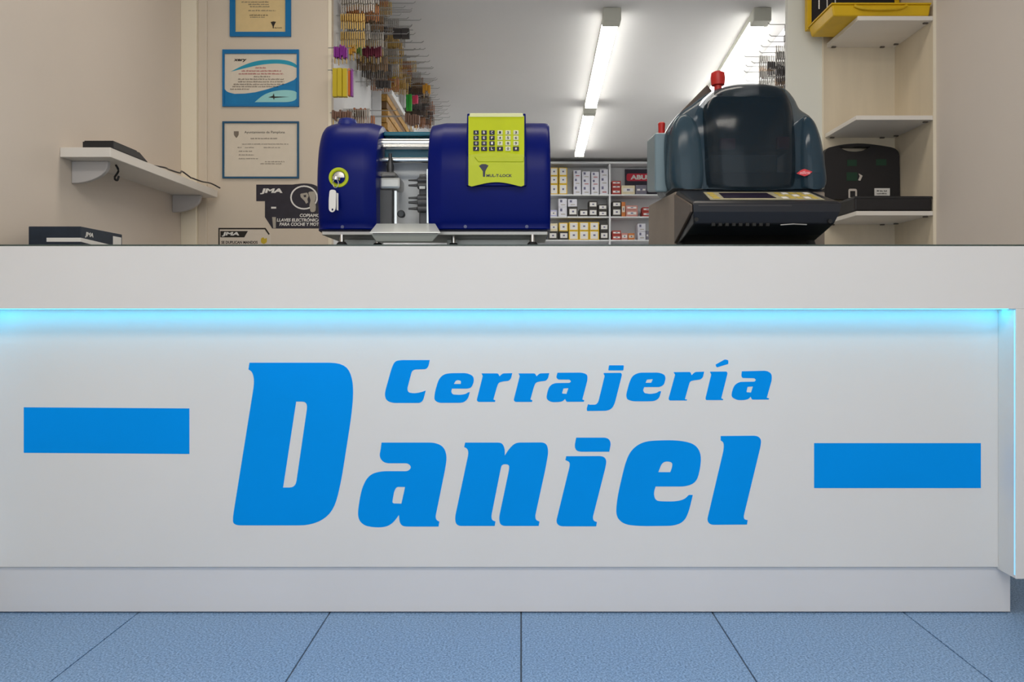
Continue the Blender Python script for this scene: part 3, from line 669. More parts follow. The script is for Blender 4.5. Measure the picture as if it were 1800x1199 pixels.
# chip tray
tf = Y0 - .05
MB().hexa([P(650, 408, tf), P(774, 408, tf), P(765, 393, Y0 + .02), P(662, 393, Y0 + .02)],
          [P(650, 410, tf) , P(774, 410, tf), P(765, 396, Y0 + .03), P(662, 396, Y0 + .03)]).build('tray_flap', M['alu'], bm_, 0.0008)
MB().hexa([P(652, 411, tf + .004), P(772, 411, tf + .004), P(760, 425, tf + .02), P(661, 425, tf + .02)],
          [P(652, 411, tf + .15), P(772, 411, tf + .15), P(760, 425, tf + .15), P(661, 425, tf + .15)]).build('chip_tray', M['alu'], bm_, 0.002)
box('tray_slot', M['darksteel'], bm_, X(655, tf), X(769, tf), tf + .001, tf + .006, Z(411.3, tf), Z(409.8, tf))
box('base_plate', M['steel'], bm_, -.66, .088, Y0 + .05, Y0 + .34, ZB - .014, ZB - .0005, 0.002)
box('base_rail', M['alu'], bm_, -.26, .03, Y0 + .20, Y0 + .30, ZB - .050, ZB - .014, 0.002)
box('base_rail', M['alu'], bm_, -.62, -.50, Y0 + .20, Y0 + .30, ZB - .050, ZB - .014, 0.002)
for px, yy in ((601, .055), (664, .10), (797, .10), (936, .055), (612, .28), (930, .28)):
    xx = X(px, Y0 + yy)
    f = MB().tube([(xx, Y0 + yy, GT), (xx, Y0 + yy, GT + .014), (xx, Y0 + yy, GT + .026)], [.024, .021, .012], 18).build('foot', M['rubber'], bm_, smooth=True)
    MB().tube([(xx, Y0 + yy, GT + .02), (xx, Y0 + yy, ZB - .012)], .007, 12).build('foot_stem', M['chrome'], f, smooth=True)
for px, py in ((602, 399), (818, 398.5), (926, 398.5)):
    p = P(px, py, Y0 + .026)
    MB().tube([p + Vector((0, .012, 0)), p + Vector((0, -.002, 0))], .0055, 12).build('screw', mat('blued_screw', (.10, .11, .20), .4, metal=.5), bm_)
# lock with ring
def yfront(z):
    best = Y0
    for i in range(len(PRS) // 2):
        a, b = PRS[i], PRS[i + 1]
        if (a.y - (z - ZB)) * (b.y - (z - ZB)) <= 0 and abs(a.y - b.y) > 1e-6:
            return Y0 + a.x + (b.x - a.x) * ((z - ZB) - a.y) / (b.y - a.y)
    return best
lz = Z(312, Y0); lx = X(595.5, Y0)
def disc(cx, cz, y, r0, r1, th, n=32):
    m = MB()
    pr = [(r1, 0), (r1, -th * .7), (r1 * .92 + r0 * .08, -th), (r1 * .3 + r0 * .7, -th), (r0, -th * .6), (r0, 0)] if r0 > 0 else None
    rings = [[(cx + r * math.cos(2 * math.pi * k / n), y + d, cz + r * math.sin(2 * math.pi * k / n)) for (r, d) in pr] for k in range(n)]
    vs = [p for r in rings for p in r]; c = len(pr)
    fs = [(i * c + j, i * c + (j + 1) % c, ((i + 1) % n) * c + (j + 1) % c, ((i + 1) % n) * c + j) for i in range(n) for j in range(c)]
    return m.add(vs, fs)
yl = yfront(lz) + .004
lr = disc(lx, lz, yl, .021, .0325, .008).build('lock_ring', M['lime'], bm_, smooth=True)
MB().tube([(lx, yl + .004, lz), (lx, yl - .002, lz), (lx, yl - .004, lz)], [.021, .021, .018], 24).build('lock_cylinder', M['steel'], lr, smooth=True)
kx = X(590, Y0)
key = thing('machine_key', 'small steel key turned in the lock of the blue machine', 'key', (lx, yl - .03, lz))
MB().box(lx - .0015, lx + .0015, yl - .016, yl - .003, lz - .005, lz + .005).build('key_blade', M['chrome'], key, 0.0005)
MB().tube([(lx - .006, yl - .018, lz - .01), (lx - .004, yl - .019, lz)], .013, 16).build('key_bow', M['chrome'], key, 0.001)
tgz = thing('key_fob', 'white oval key fob hanging on a ring from the machine lock', 'key fob', (kx, yl - .02, Z(372, Y0)))
pts = [(lx - .006 + .009 * math.cos(a), yl - .022, lz - .022 + .014 * math.sin(a)) for a in [2 * math.pi * k / 16 for k in range(17)]]
MB().tube(pts, .0014, 6).build('split_ring', M['chrome'], tgz, smooth=True)
plate('fob', [zoomed(545, 190, 4.796, [(168, 690, 20), (222, 690, 25), (218, 860, 25), (190, 884, 25), (160, 865, 25), (160, 770, 20)]),
              zoomed(545, 190, 4.796, ell(191, 857, 8, 10, 12))], yl - .020, .004, M['white'], tgz)
plate('fob_edge', [zoomed(545, 190, 4.796, [(224, 715), (240, 720), (240, 865), (226, 860)])], yl - .016, .003, M['steel'], tgz)
# lime keypad panel, leaning back
yA, yBk, yC = Y0 - .020, Y0 - .010, Y0 + .075         # bottom, knee, top
def kpY(py):
    if py > 275: t = (328 - py) / 53.; return yA + (yBk - yA) * t
    t = (275 - py) / 77.; return yBk + (yC - yBk) * t
def K(px, py, off=0.0):
    y = kpY(py); p = P(px, py, y); p.y -= off; return p
def sheet(outline_l, outline_r, th, name, m, parent, off=0.0):
    """slab that follows the leaning panel: left and right pixel edges listed from bottom to top"""
    mb = MB(); rings = []
    for (lx_, ly_), (rx_, ry_) in zip(outline_l, outline_r):
        a, b = K(lx_, ly_, off), K(rx_, ry_, off)
        rings.append([a, b, b + Vector((0, th, 0)), a + Vector((0, th, 0))])
    return mb.loft(rings).build(name, m, parent, 0.0015)
hs = sheet([(820, 326), (819, 300), (819.5, 275), (820, 240), (821, 200), (822, 199)], [(925, 326), (926, 300), (925.5, 275), (925, 240), (924, 200), (923, 199)], .10, 'keypad_housing', M['blue'], bm_, -.004)
# green face with the wavy lower edge
mb = MB(); n = 18; rows = [0, .12, .3, .45, .7, 1.0]
def low(u): return 329 - 8.5 * math.sin(math.pi * u) ** 1.3 - (0 if 0.04 < u < .96 else 3)
vs = []
for r in rows:
    for i in range(n + 1):
        u = i / n
        py = low(u) + (204 - low(u)) * r
        vs.append(K(823.5 + 98 * u, py, .003))
N = len(vs)
vs2 = [v + Vector((0, .004, 0)) for v in vs]
fs = []
for r in range(len(rows) - 1):
    for i in range(n):
        a = r * (n + 1) + i
        fs.append((a, a + 1, a + n + 2, a + n + 1)); fs.append((N + a, N + a + n + 1, N + a + n + 2, N + a + 1))
    for i in (0, n):
        a = r * (n + 1) + i; fs.append((a, a + n + 1, N + a + n + 1, N + a))
for r in (0, len(rows) - 1):
    for i in range(n):
        a = r * (n + 1) + i; fs.append((a, a + 1, N + a + 1, N + a))
mb.add(vs + vs2, fs)
face = mb.build('keypad_face', M['lime'], bm_)
sheet([(825, 206), (826, 199.5)], [(920, 206), (919, 199.5)], .006, 'keypad_top_edge', M['limetop'], bm_, .005)
sheet([(841, 285), (834, 276)], [(920, 285), (921, 276)], .003, 'face_ridge', M['lime'], bm_, .005)
for i, px in enumerate((837, 851, 865, 879, 893, 907)):
    for j, py in enumerate((233.5, 243, 252.5, 262)):
        dark = i < 3 or (j == 3 and i in (3, 5))
        w2 = 5.3 if j == 3 and dark else 4.6
        bt = sheet([(px - w2, py + 3.8), (px - w2, py - 3.8)], [(px + w2, py + 3.8), (px + w2, py - 3.8)], .005, 'button', M['keydark' if dark else 'keylight'], bm_, .006)
        s = ('123456789*0#'[(j * 3 + i - 3)] if i >= 3 else 'ABCDEFGHIJKL'[j * 3 + i])
        m = M['white'] if dark else M['keydark']
        text('button_mark', s, m, bt, 0, 1, 0, 1, 0, bold=.02, place=lambda u, t, d, px=px, py=py: K(px - 1.7 + 3.4 * u, py + 2.1 - 4.2 * t, .0064 + d))
def onface(pts, name, m):
    mb = MB(); a = [K(px, py, .0036) for px, py in pts]; b = [K(px, py, .0030) for px, py in pts]
    return mb.loft([a, b]).build(name, m, bm_)
onface(zoomed(800, 190, 7.993, [(335, 815), (375, 790), (430, 790), (470, 810), (445, 850), (425, 890), (420, 968), (392, 968), (390, 890), (362, 850)]), 'tree_emblem', M['keydark'])
onf = lambda u, t, d: K(855 + 45 * u, 311.5 - 5.0 * t, .0034 + d)
text('lettering', 'MUL-T-LOCK', M['keydark'], bm_, 0, 1, 0, 1, 0, thick=.0006, bold=.03, place=onf)

# ------------------------------------------------------------------ black hooded key machine
bk = thing('hooded_key_machine', 'black key machine with smoked translucent dome hood and red stop button', 'key machine', (.78, 2.75, GT))
rb0, rb1 = .512, 1.05
yb0, yb1 = 2.71, 3.06
zb1 = 1.375
MB().hexa([(rb0 + .018, yb0, GT + .008), (rb1, yb0, GT + .008), (rb1, yb0, zb1), (rb0 + .018, yb0, zb1)],
          [(rb0 - .016, yb1, GT + .008), (rb1, yb1, GT + .008), (rb1, yb1, zb1), (rb0 - .016, yb1, zb1)]).build('rear_base', M['taupe'], bk, 0.006)
# console: side profile swept across, narrower underneath
yf = 2.485
def csec(x0, x1, inset):
    pr = [(yf + .012, Z(352.5, yf)), (yf, Z(358, yf)), (yf + .004, Z(372, yf)), (yf + .018, Z(394, yf + .018)), (yf + .10, Z(413, yf + .10)), (yf + .235, GT + .022), (yf + .235, 1.372), (yf + .20, 1.375)]
    return pr
pr = csec(0, 0, 0)
L = []; Rr = []
ins_l = [.008, .0, .003, .010, .0, -.006, -.008, -.004]
ins_r = [.010, .0, .004, .020, .030, .020, .030, .034]
xl_, xr_ = X(1217, yf), X(1481, yf)
L = [(xl_ + ins_l[i], y, z) for i, (y, z) in enumerate(pr)]
Rr = [(xr_ - ins_r[i], y, z) for i, (y, z) in enumerate(pr)]
MB().loft([L, Rr]).build('console', M['consol'], bk, 0.004, seg=3)
# brownish left cheek of the console
MB().hexa([(xl_ - .004, yf + .010, Z(372, yf)), (xl_ + .004, yf + .010, Z(372, yf)), (xl_ + .004, yf + .010, Z(359, yf)), (xl_ - .004, yf + .010, Z(359, yf))],
          [(xl_ - .014, yf + .225, GT + .03), (xl_ - .002, yf + .225, GT + .03), (xl_ - .002, yf + .225, 1.365), (xl_ - .014, yf + .225, 1.365)]).build('console_cheek', M['taupedark'], bk, 0.003)
# sloping keypad film on the console
za, ya = Z(352.5, yf), yf + .012
zb_, yb_ = 1.375, yf + .20
def SL(x, t, off=0.0):
    n = Vector((0, -(zb_ - za), (yb_ - ya))).normalized()
    return Vector((x, ya + (yb_ - ya) * t, za + (zb_ - za) * t)) + n * off
def film(name, m, parent, c, off, th=.0012):
    a = [SL(x, t, off) for x, t in c]; b = [SL(x, t, off + th) for x, t in c]
    return MB().loft([a, b]).build(name, m, parent)
kf = film('keypad_film', M['paneldisp'], bk, [(.606, .10), (.974, .10), (.968, .80), (.614, .80)], .0002)
film('display', M['lcd'], kf, [(.655, .22), (.825, .22), (.82, .68), (.66, .68)], .0016)
for i in range(5):
    for j in range(3):
        film('key', M['keyyellow'] if (i + j) % 3 else M['white'], kf, [(.845 + i * .024, .18 + j * .2), (.863 + i * .024, .18 + j * .2), (.862 + i * .024, .32 + j * .2), (.846 + i * .024, .32 + j * .2)], .0016)
for j in range(3):
    film('key', M['keyyellow'], kf, [(.620, .18 + j * .2), (.642, .18 + j * .2), (.641, .32 + j * .2), (.621, .32 + j * .2)], .0016)
MB().tube([(xl_ + .02, yf + .003, Z(361.5, yf)), (xr_ - .16, yf + .003, Z(361.5, yf))], .003, 8).build('front_groove', M['darksteel'], bk)
for k in range(9):
    xx = X(1256 + k * 12, yf)
    box('vent_slot', M['rubber'], bk, xx - .006, xx + .006, yf + .011, yf + .024, Z(397, yf), Z(391, yf), 0.002)
for px, py in ((1224, 386), (1459, 389)):
    p = P(px, py, yf + .010)
    MB().tube([p + Vector((0, .01, 0)), p + Vector((0, -.002, 0))], .007, 12).build('screw', M['rubber'], bk)
MB().tube([P(1372, 395.5, yf + .012), P(1395, 394, yf + .010), P(1418, 395, yf + .012)], .002, 8).build('drawer_lip', M['steel'], bk)
for px, yy in ((1197, .20), (1425, .12), (1235, .5), (1430, .5)):
    xx = X(px, yf + yy)
    MB().tube([(xx, yf + yy, GT), (xx, yf + yy, GT + .012), (xx, yf + yy, GT + .03)], [.020, .018, .012], 16).build('foot', M['rubber'], bk, smooth=True)
# hood: inflated shells, one behind the other
def shell(out_px, D, yfr, depth, yback, cxp, zbase, name, m, k0=.12, expo=2.6, n=12):
    pts = smooth_open([Vector((X(a, D), Z(b, D))) for a, b in out_px], 4)
    cx_ = X(cxp, D); rings = []
    for i in range(n + 1):
        k = k0 + (1 - k0) * math.sin(math.pi / 2 * i / n)
        y = yfr + depth * (1 - (1 - min(k, 1.0) ** expo) ** (1 / expo))
        rings.append([(cx_ + (p.x - cx_) * k, y, zbase + (p.y - zbase) * k) for p in pts])
    rings.append([(p.x, yback, p.y) for p in pts])
    rings.append([(cx_ + (p.x - cx_) * .93, yback + .03, zbase + (p.y - zbase) * .95) for p in pts])
    return MB().loft(rings).build(name, m, bk, smooth=True)
ZH = zb1 + .0005
shell([(1180, 335.5), (1172, 325), (1170, 300), (1169, 255), (1173, 228), (1192, 200), (1216, 183), (1236, 168), (1260, 156), (1300, 150), (1345, 150), (1376, 155), (1393, 172), (1404, 192), (1425, 208), (1438, 240), (1446, 285), (1450, 325), (1442, 335.5)],
      2.78, 2.70, .10, 2.98, 1312, ZH, 'hood_shell', M['smoke'], expo=3.2)
shell([(1236, 332), (1231, 320), (1229, 270), (1230, 215), (1238, 178), (1262, 156), (1300, 147), (1345, 147), (1376, 157), (1390, 185), (1396, 230), (1398, 290), (1396, 322), (1390, 332)],
      2.74, 2.655, .11, 2.86, 1314, ZH + .004, 'visor', M['visor'], expo=2.8)
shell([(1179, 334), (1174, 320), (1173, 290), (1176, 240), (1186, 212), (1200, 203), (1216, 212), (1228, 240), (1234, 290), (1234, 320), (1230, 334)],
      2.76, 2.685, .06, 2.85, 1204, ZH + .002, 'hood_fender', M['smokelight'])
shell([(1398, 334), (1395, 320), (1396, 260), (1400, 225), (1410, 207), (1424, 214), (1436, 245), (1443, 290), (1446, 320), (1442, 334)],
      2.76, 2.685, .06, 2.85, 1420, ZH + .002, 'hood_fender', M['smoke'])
# inner works seen through the hood
box('cutter_head', M['blacksoft'], bk, X(1246, 2.82), X(1388, 2.82), 2.80, 2.96, Z(272, 2.82), Z(168, 2.82), 0.03)
box('cutter_carriage', M['magenta'], bk, X(1266, 2.78), X(1293, 2.78), 2.775, 2.80, Z(262, 2.78), Z(243, 2.78), 0.006)
box('cutter_carriage', M['magenta'], bk, X(1366, 2.78), X(1388, 2.78), 2.775, 2.80, Z(262, 2.78), Z(240, 2.78), 0.006)
box('inner_bed', M['bed'], bk, X(1248, 2.80), X(1364, 2.80), 2.78, 2.92, ZH, Z(274, 2.80), 0.006)
box('inner_base', M['navybox'], bk, X(1240, 2.80), X(1440, 2.80), 2.77, 2.78, ZH, Z(305, 2.80), 0.004)
# pale side wing with small red knob, dark rear arm
MB().hexa([P(1151, 338, 2.80), P(1174, 338, 2.80), P(1174, 233, 2.80), P(1151, 233, 2.80)],
          [P(1137, 338, 3.0), P(1160, 338, 3.0), P(1160, 246, 3.0), P(1137, 246, 3.0)]).build('side_wing', M['wing'], bk, 0.008, seg=3)
p = P(1163, 232, 2.82)
MB().tube([p + Vector((0, 0, -.006)), p + Vector((0, 0, .012)), p + Vector((0, 0, .03)), p + Vector((0, 0, .034))], [.012, .012, .013, .009], 16).build('side_knob', M['red'], bk, smooth=True)
MB().hexa([P(1193, 200, 2.90), P(1200, 204, 2.90), P(1252, 160, 2.90), P(1243, 149, 2.90)],
          [P(1193, 200, 3.0), P(1200, 204, 3.0), P(1252, 160, 3.0), P(1243, 149, 3.0)]).build('rear_arm', M['taupedark'], bk, 0.003)
p = P(1262, 152, 2.86)
MB().tube([p + Vector((0, 0, -.03)), p + Vector((0, 0, .002)), p + Vector((0, 0, .004)), p + Vector((0, 0, .03)), p + Vector((0, 0, .048)), p + Vector((0, 0, .054))], [.014, .014, .024, .0265, .024, .014], 22).build('stop_button', M['red'], bk, smooth=True)
text('logo', 'silca', mat('pink_logo', (.9, .35, .38), .5), bk, X(1405, 2.68), X(1424, 2.68), Z(306.5, 2.68), Z(300.5, 2.68), 2.6785, .001, .04, .2)
plate('logo_diamond', [[(1400, 305), (1408, 299), (1414, 297), (1420, 299), (1428, 302), (1420, 308), (1414, 310), (1408, 308)]], 2.68, .0012, M['redlogo'], bk)

# ------------------------------------------------------------------ storeroom: ceiling lamps
HL = HC - .08
LD = [F * HL / (VY - py) for py in (36, 193, 199, 277)]
def lamp(label, D0, D1, xA, slope):
    zl = EYE + HL
    t = thing('ceiling_lamp', label, 'lamp', (xA, (D0 + D1) / 2, CEIL), 'fluorescent battens on the storeroom ceiling')
    def sec(y, w, za, zb): 
        xx = xA + slope * (y - D0); return [(xx - w, y, za), (xx + w, y, za), (xx + w, y, zb), (xx - w, y, zb)]
    MB().loft([sec(D0, .050, zl + .03, CEIL - .0005), sec(D1, .050, zl + .03, CEIL - .0005)]).build('housing', M['lampbody'], t, 0.004)
    MB().loft([sec(D0 - .01, .056, zl - .004, CEIL - .001), sec(D0 + .10, .056, zl - .004, CEIL - .001)]).build('end_cap', M['lampbody'], t, 0.006)
    MB().loft([sec(D1 - .05, .056, zl - .002, CEIL - .001), sec(D1 + .005, .056, zl - .002, CEIL - .001)]).build('end_cap', M['lampbody'], t, 0.006)
    rings = []
    for y in (D0 + .10, D1 - .05):
        xx = xA + slope * (y - D0)
        rings.append([(xx + .052 * math.cos(a), y, zl + .03 - .03 * math.sin(a)) for a in [math.pi * k / 10 for k in range(11)]])
    MB().loft(rings).build('diffuser', M['tube'], t, smooth=True)
xa = X(1076, LD[0]); xb = X(1018, LD[3]); sl = (xb - xa) / (LD[3] - LD[0])
lamp('near fluorescent batten of the middle ceiling row', LD[0], LD[1], xa, sl)
lamp('far fluorescent batten of the middle ceiling row', LD[2], LD[3], xa + sl * (LD[2] - LD[0]), sl)
lamp('fluorescent batten at right of ceiling above the black machine', LD[0], LD[1], X(1340, LD[0]), .065)

# ------------------------------------------------------------------ storeroom: shelf unit with stock
DU = DW - .30
fs_ = struct('floor_storeroom', box('floor_storeroom', mat('pale_storeroom_floor', (.55, .55, .55), .5, noise=.05), None, XK, XK2 + .3, DB + .04, DW, -.002, .001))
su = thing('stock_shelving', 'white open shelving with stock boxes at the end of the storeroom', 'shelving', (.9, DU + .15, 0))
ux0, ux1 = X(840, DU), X(1310, DU)
levels = [Z(341.5, DU), Z(380.5, DU), Z(421.5, DU)]
box('back_board', M['store'], su, ux0, ux1, DW - .012, DW - .001, 0, Z(284, DU))
box('top_board', M['store'], su, ux0, ux1, DU, DW - .012, Z(287.5, DU), Z(284, DU), 0.002)
for zl in levels + [levels[2] - .26, levels[2] - .52, .1]:
    box('shelf', M['store'], su, ux0, ux1, DU, DW - .012, zl - .016, zl, 0.002)
for px in (840, 940, 1072, 1196, 1308):
    box('upright', M['store'], su, X(px, DU) - .010, X(px, DU) + .010, DU - .004, DW - .012, 0, Z(288, DU), 0.002)
def cmat(n, c): return mat('carton_' + n, c, 0.6, noise=0.05, nscale=20)
COL = dict(yellow=(.80, .52, .03), white=(.72, .72, .78), lavender=(.50, .50, .70), black=(.05, .045, .04), red=(.42, .05, .04), orange=(.62, .20, .05),
           grey=(.20, .19, .24), cream=(.75, .66, .45), pink=(.62, .28, .24))
LAB = dict(yellow=('white', .80), white=('grey', .12), lavender=('white', .5), black=('white', .55), red=('white', .35), orange=('cream', .4), grey=('white', .2), cream=('white', .4), pink=('white', .4))
SHN = ['upper', 'middle', 'lower']
def stock(colour, x0, x1, y0, y1, lev, where):
    """one carton; x0..y1 in the enlarged crop of the shelves"""
    a0, a1 = X(950 + x0 / 7.052, DU + .03), X(950 + x1 / 7.052, DU + .03)
    zb_, zt_ = Z(270 + y1 / 7.052, DU + .03), Z(270 + y0 / 7.052, DU + .03)
    if abs(zb_ - levels[lev]) < .035: zb_ = levels[lev] + .0005
    t = thing('stock_box', f'{colour} box {where}, {SHN[lev]} storeroom shelf', 'box', ((a0 + a1) / 2, DU + .12, zb_), 'stock boxes on the storeroom shelves')
    dep = random.uniform(.14, .2)
    MB().box(a0 + .001, a1 - .001, DU + .02, DU + .02 + dep, zb_, zt_ - .0005).build('carton', cmat(colour, COL[colour]), t, 0.002)
    lc, h = LAB[colour]; w_ = a1 - a0; hh = zt_ - zb_
    m = M['white'] if lc == 'white' else (cmat('labelgrey', (.16, .16, .26)) if lc == 'grey' else M['paper'])
    if colour == 'white':
        box('label', m, t, a0 + w_ * .2, a0 + w_ * .45, DU + .018, DU + .02, zb_ + hh * .55, zb_ + hh * .85)
        box('label', M['inkred'] if random.random() < .3 else M['keygrey'], t, a0 + w_ * .3, a0 + w_ * .8, DU + .018, DU + .02, zb_ + hh * .2, zb_ + hh * .3)
    else:
        box('label', m, t, a0 + w_ * .12, a0 + w_ * .88, DU + .018, DU + .02, zb_ + hh * (.5 - h / 2), zb_ + hh * (.5 + h / 2))
        box('print_mark', cmat('labelgrey', (.16, .16, .26)), t, a0 + w_ * .4, a0 + w_ * .62, DU + .0165, DU + .018, zb_ + hh * .42, zb_ + hh * .6)
ORD = ['bottom', 'second', 'third', 'top']
def stack(colour, x0, x1, ys, lev, where):
    n = len(ys)
    for k, (y0, y1) in enumerate(ys):
        pos = 'alone' if n == 1 else {0: 'at bottom', n - 1: 'at top'}.get(k, 'in middle')
        stock(colour, x0, x1, y0, y1, lev, (pos + ' of ' if n > 1 else '') + where)
stack('yellow', 118, 218, [(380, 490), (278, 378), (175, 276)], 0, 'the stack beside blue machine')
stack('yellow', 228, 332, [(380, 490), (278, 378), (175, 276)], 0, 'the stack left of white boxes')
for i, (a, b, tp) in enumerate(((408, 502, 205), (514, 616, 222), (628, 726, 228), (736, 838, 195))):
    h = (490 - tp) / 3
    stack('white', a, b, [(490 - h * (k + 1), 490 - h * k) for k in range(3)], 0, ['the first white stack', 'the second white stack', 'the third white stack', 'the white stack against the upright'][i])
stack('red', 884, 996, [(440, 490), (390, 438), (340, 388)], 0, 'the flat red stack right of upright')
stack('cream', 1002, 1170, [(396, 490)], 0, 'below the red ABUS sign')
stack('grey', 1180, 1315, [(392, 490)], 0, 'beside the cream one')
stack('lavender', 118, 205, [(700, 770)], 1, 'next to the blue machine')
stack('white', 222, 328, [(665, 770), (560, 663)], 1, 'the pair left of the black boxes')
stack('black', 345, 460, [(660, 770)], 1, 'under a single white box')
stack('white', 340, 452, [(566, 658)], 1, 'resting on a black one')
stack('black', 480, 592, [(690, 770)], 1, 'in the middle of left bay')
stack('black', 598, 706, [(680, 770), (585, 678)], 1, 'the pair with white labels in left bay')
stack('black', 716, 828, [(705, 770), (630, 703)], 1, 'the pair beside the upright')
stack('black', 888, 1000, [(672, 770), (592, 670)], 1, 'the pair right of the upright')
stack('orange', 1004, 1052, [(600, 770)], 1, 'standing on end')
stack('pink', 1058, 1205, [(700, 770), (645, 698)], 1, 'the low pair in right bay')
stack('red', 1262, 1385, [(720, 770), (665, 718)], 1, 'the pair near the black machine')
stack('black', 100, 210, [(965, 1070)], 2, 'at the far left')
stack('cream', 115, 212, [(866, 963)], 2, 'on a black one at far left')
stack('black', 232, 346, [(965, 1070)], 2, 'under a yellow box')
stack('yellow', 228, 342, [(858, 963)], 2, 'resting on a black one')
stack('yellow', 350, 474, [(957, 1070), (850, 955)], 2, 'the first yellow pair')
stack('yellow', 478, 602, [(957, 1070), (850, 955)], 2, 'the second yellow pair')
stack('yellow', 605, 728, [(957, 1070), (850, 955)], 2, 'the third yellow pair')
stack('black', 738, 842, [(962, 1070), (866, 960)], 2, 'the pair by the upright')
stack('red', 888, 998, [(1010, 1070), (955, 1008)], 2, 'the flat pair right of upright')
stack('pink', 1002, 1082, [(985, 1070)], 2, 'between red and orange ones')
stack('orange', 1086, 1166, [(988, 1070)], 2, 'lying low in right bay')
stack('white', 1205, 1302, [(968, 1070), (868, 966)], 2, 'the pair in right bay')
stack('grey', 1306, 1372, [(960, 1070)], 2, 'next to the white pair')
sg = thing('shop_sign', 'dark display board with red oval ABUS logo on upper storeroom shelf', 'sign', (X(1120, DU), DU + .2, levels[0]))
f7 = lambda pts: zoomed(950, 270, 7.052, pts)
bd = plate('board', [f7([(1075, 155), (1500, 155), (1500, 503), (1075, 503)])], DU + .22, .012, cmat('signdark', (.035, .03, .05)), sg, md=DU)
ov = plate('oval', [f7([(1095, 210, 30), (1440, 210, 30), (1440, 305, 30), (1095, 305, 30)])], DU + .208, .003, cmat('signred', (.62, .03, .06)), sg, md=DU)
text('lettering', 'ABUS', M['white'], sg, X(950 + 1145 / 7.052, DU), X(950 + 1400 / 7.052, DU), Z(270 + 287 / 7.052, DU), Z(270 + 228 / 7.052, DU), DU + .204, .002, .05)

# ------------------------------------------------------------------ storeroom: key hooks on the side walls
def keymesh(name, n, L, size, seed):
    rnd = random.Random(seed); mb = MB()
    for k in range(n):
        x = .02 + (L - .02) * (k + .5) / n; t = .0055
        hw = size * rnd.uniform(.6, .85); hh = size * rnd.uniform(.8, 1.0); dy = rnd.uniform(-.003, .003)
        bl = size * rnd.uniform(.9, 1.25)
        mb.box(x, x + t, dy - hw * .5, dy + hw * .5, -hh, 0.004)
        mb.box(x, x + t, dy - hw * .17, dy + hw * .17, -hh - bl, -hh)
    me = bpy.data.meshes.new(name); me.from_pydata(mb.v, [], mb.f)
    return me
def wiremesh(L):
    mb = MB().tube([(0, 0, 0), (L - .012, 0, 0), (L, 0, .010)], .0022, 5)
    me = bpy.data.meshes.new('hook_wire'); me.from_pydata(mb.v, [], mb.f); me.materials.append(M['wire']); return me
KC = [('brass', (.48, .32, .10), .35, .8), ('gold', (.62, .42, .13), .35, .7), ('steel', (.42, .40, .37), .35, .8), ('bronze', (.20, .12, .06), .4, .7),
      ('dark', (.05, .04, .04), .5, .2), ('copper', (.42, .17, .07), .35, .8)]
kmats = {n: mat('key_' + n, c, r, metal=mt) for n, c, r, mt in KC}
kmesh = {}
for n in kmats:
    kmesh[n] = []
    for vv in range(2):
        me = keymesh('key_bunch', 15 - 4 * vv, .20 - .05 * vv, .037, hash(n) % 97 + vv if False else len(n) * 7 + vv); me.materials.append(kmats[n]); kmesh[n].append(me)
wmesh = [wiremesh(l) for l in (.24, .30, .34)]
def hook(x, y, z, side, kind, wl, grp, label, bunch=True):
    o = bpy.data.objects.new('key_hook', None); o.empty_display_size = .02; o.location = (x, y, z)
    if side < 0: o.rotation_euler = (0, 0, math.pi)
    C.objects.link(o); tag(o, label, 'key hook', grp)
    w_ = bpy.data.objects.new('hook_wire', wmesh[wl]); C.objects.link(w_); w_.parent = o
    if bunch:
        b = bpy.data.objects.new('key_bunch', random.choice(kmesh[kind])); C.objects.link(b); b.parent = o
    return o
names = list(kmats)
rnd = random.Random(3)
y = 4.08
while y < 8.2:
    z = 1.95
    while z < CEIL - .03:
        px = VX + XK * F / y; py = VY - (z - EYE) * F / y
        ok = -30 < py < 212
        if 612 < px < 668 and py > 112 + (px - 612) * .9: ok = False
        if 668 <= px < 700 and py > 150: ok = False
        if px < 612 and 72 < py < 190: ok = False
        if ok:
            kd = rnd.choices(names, [4, 4, 4, 2, 2, .6])[0]
            if py > 150: kd = rnd.choice(['bronze', 'copper', 'dark', 'steel'])
            hook(XK, y, z, 1, kd, rnd.choice([0, 1, 1, 2]), 'key hooks on the left storeroom wall',
                 f'long wire hook of {kd} key blanks on the left storeroom wall')
        z += .092
    y += .135
for y in (4.15, 4.34, 4.53, 4.72, 4.91, 5.1, 5.3):
    for z in (2.22, 2.32, 2.42, 2.52, 2.62):
        kd = rnd.choice(['steel', 'dark', 'bronze'])
        hook(XK2 + .25 * (y - DB) / (DW - DB), y, z, -1, kd, rnd.choice([0, 0, 1]),
             'key hooks on the right storeroom wall', f'long wire hook of {kd} keys on the right storeroom wall behind partition edge')

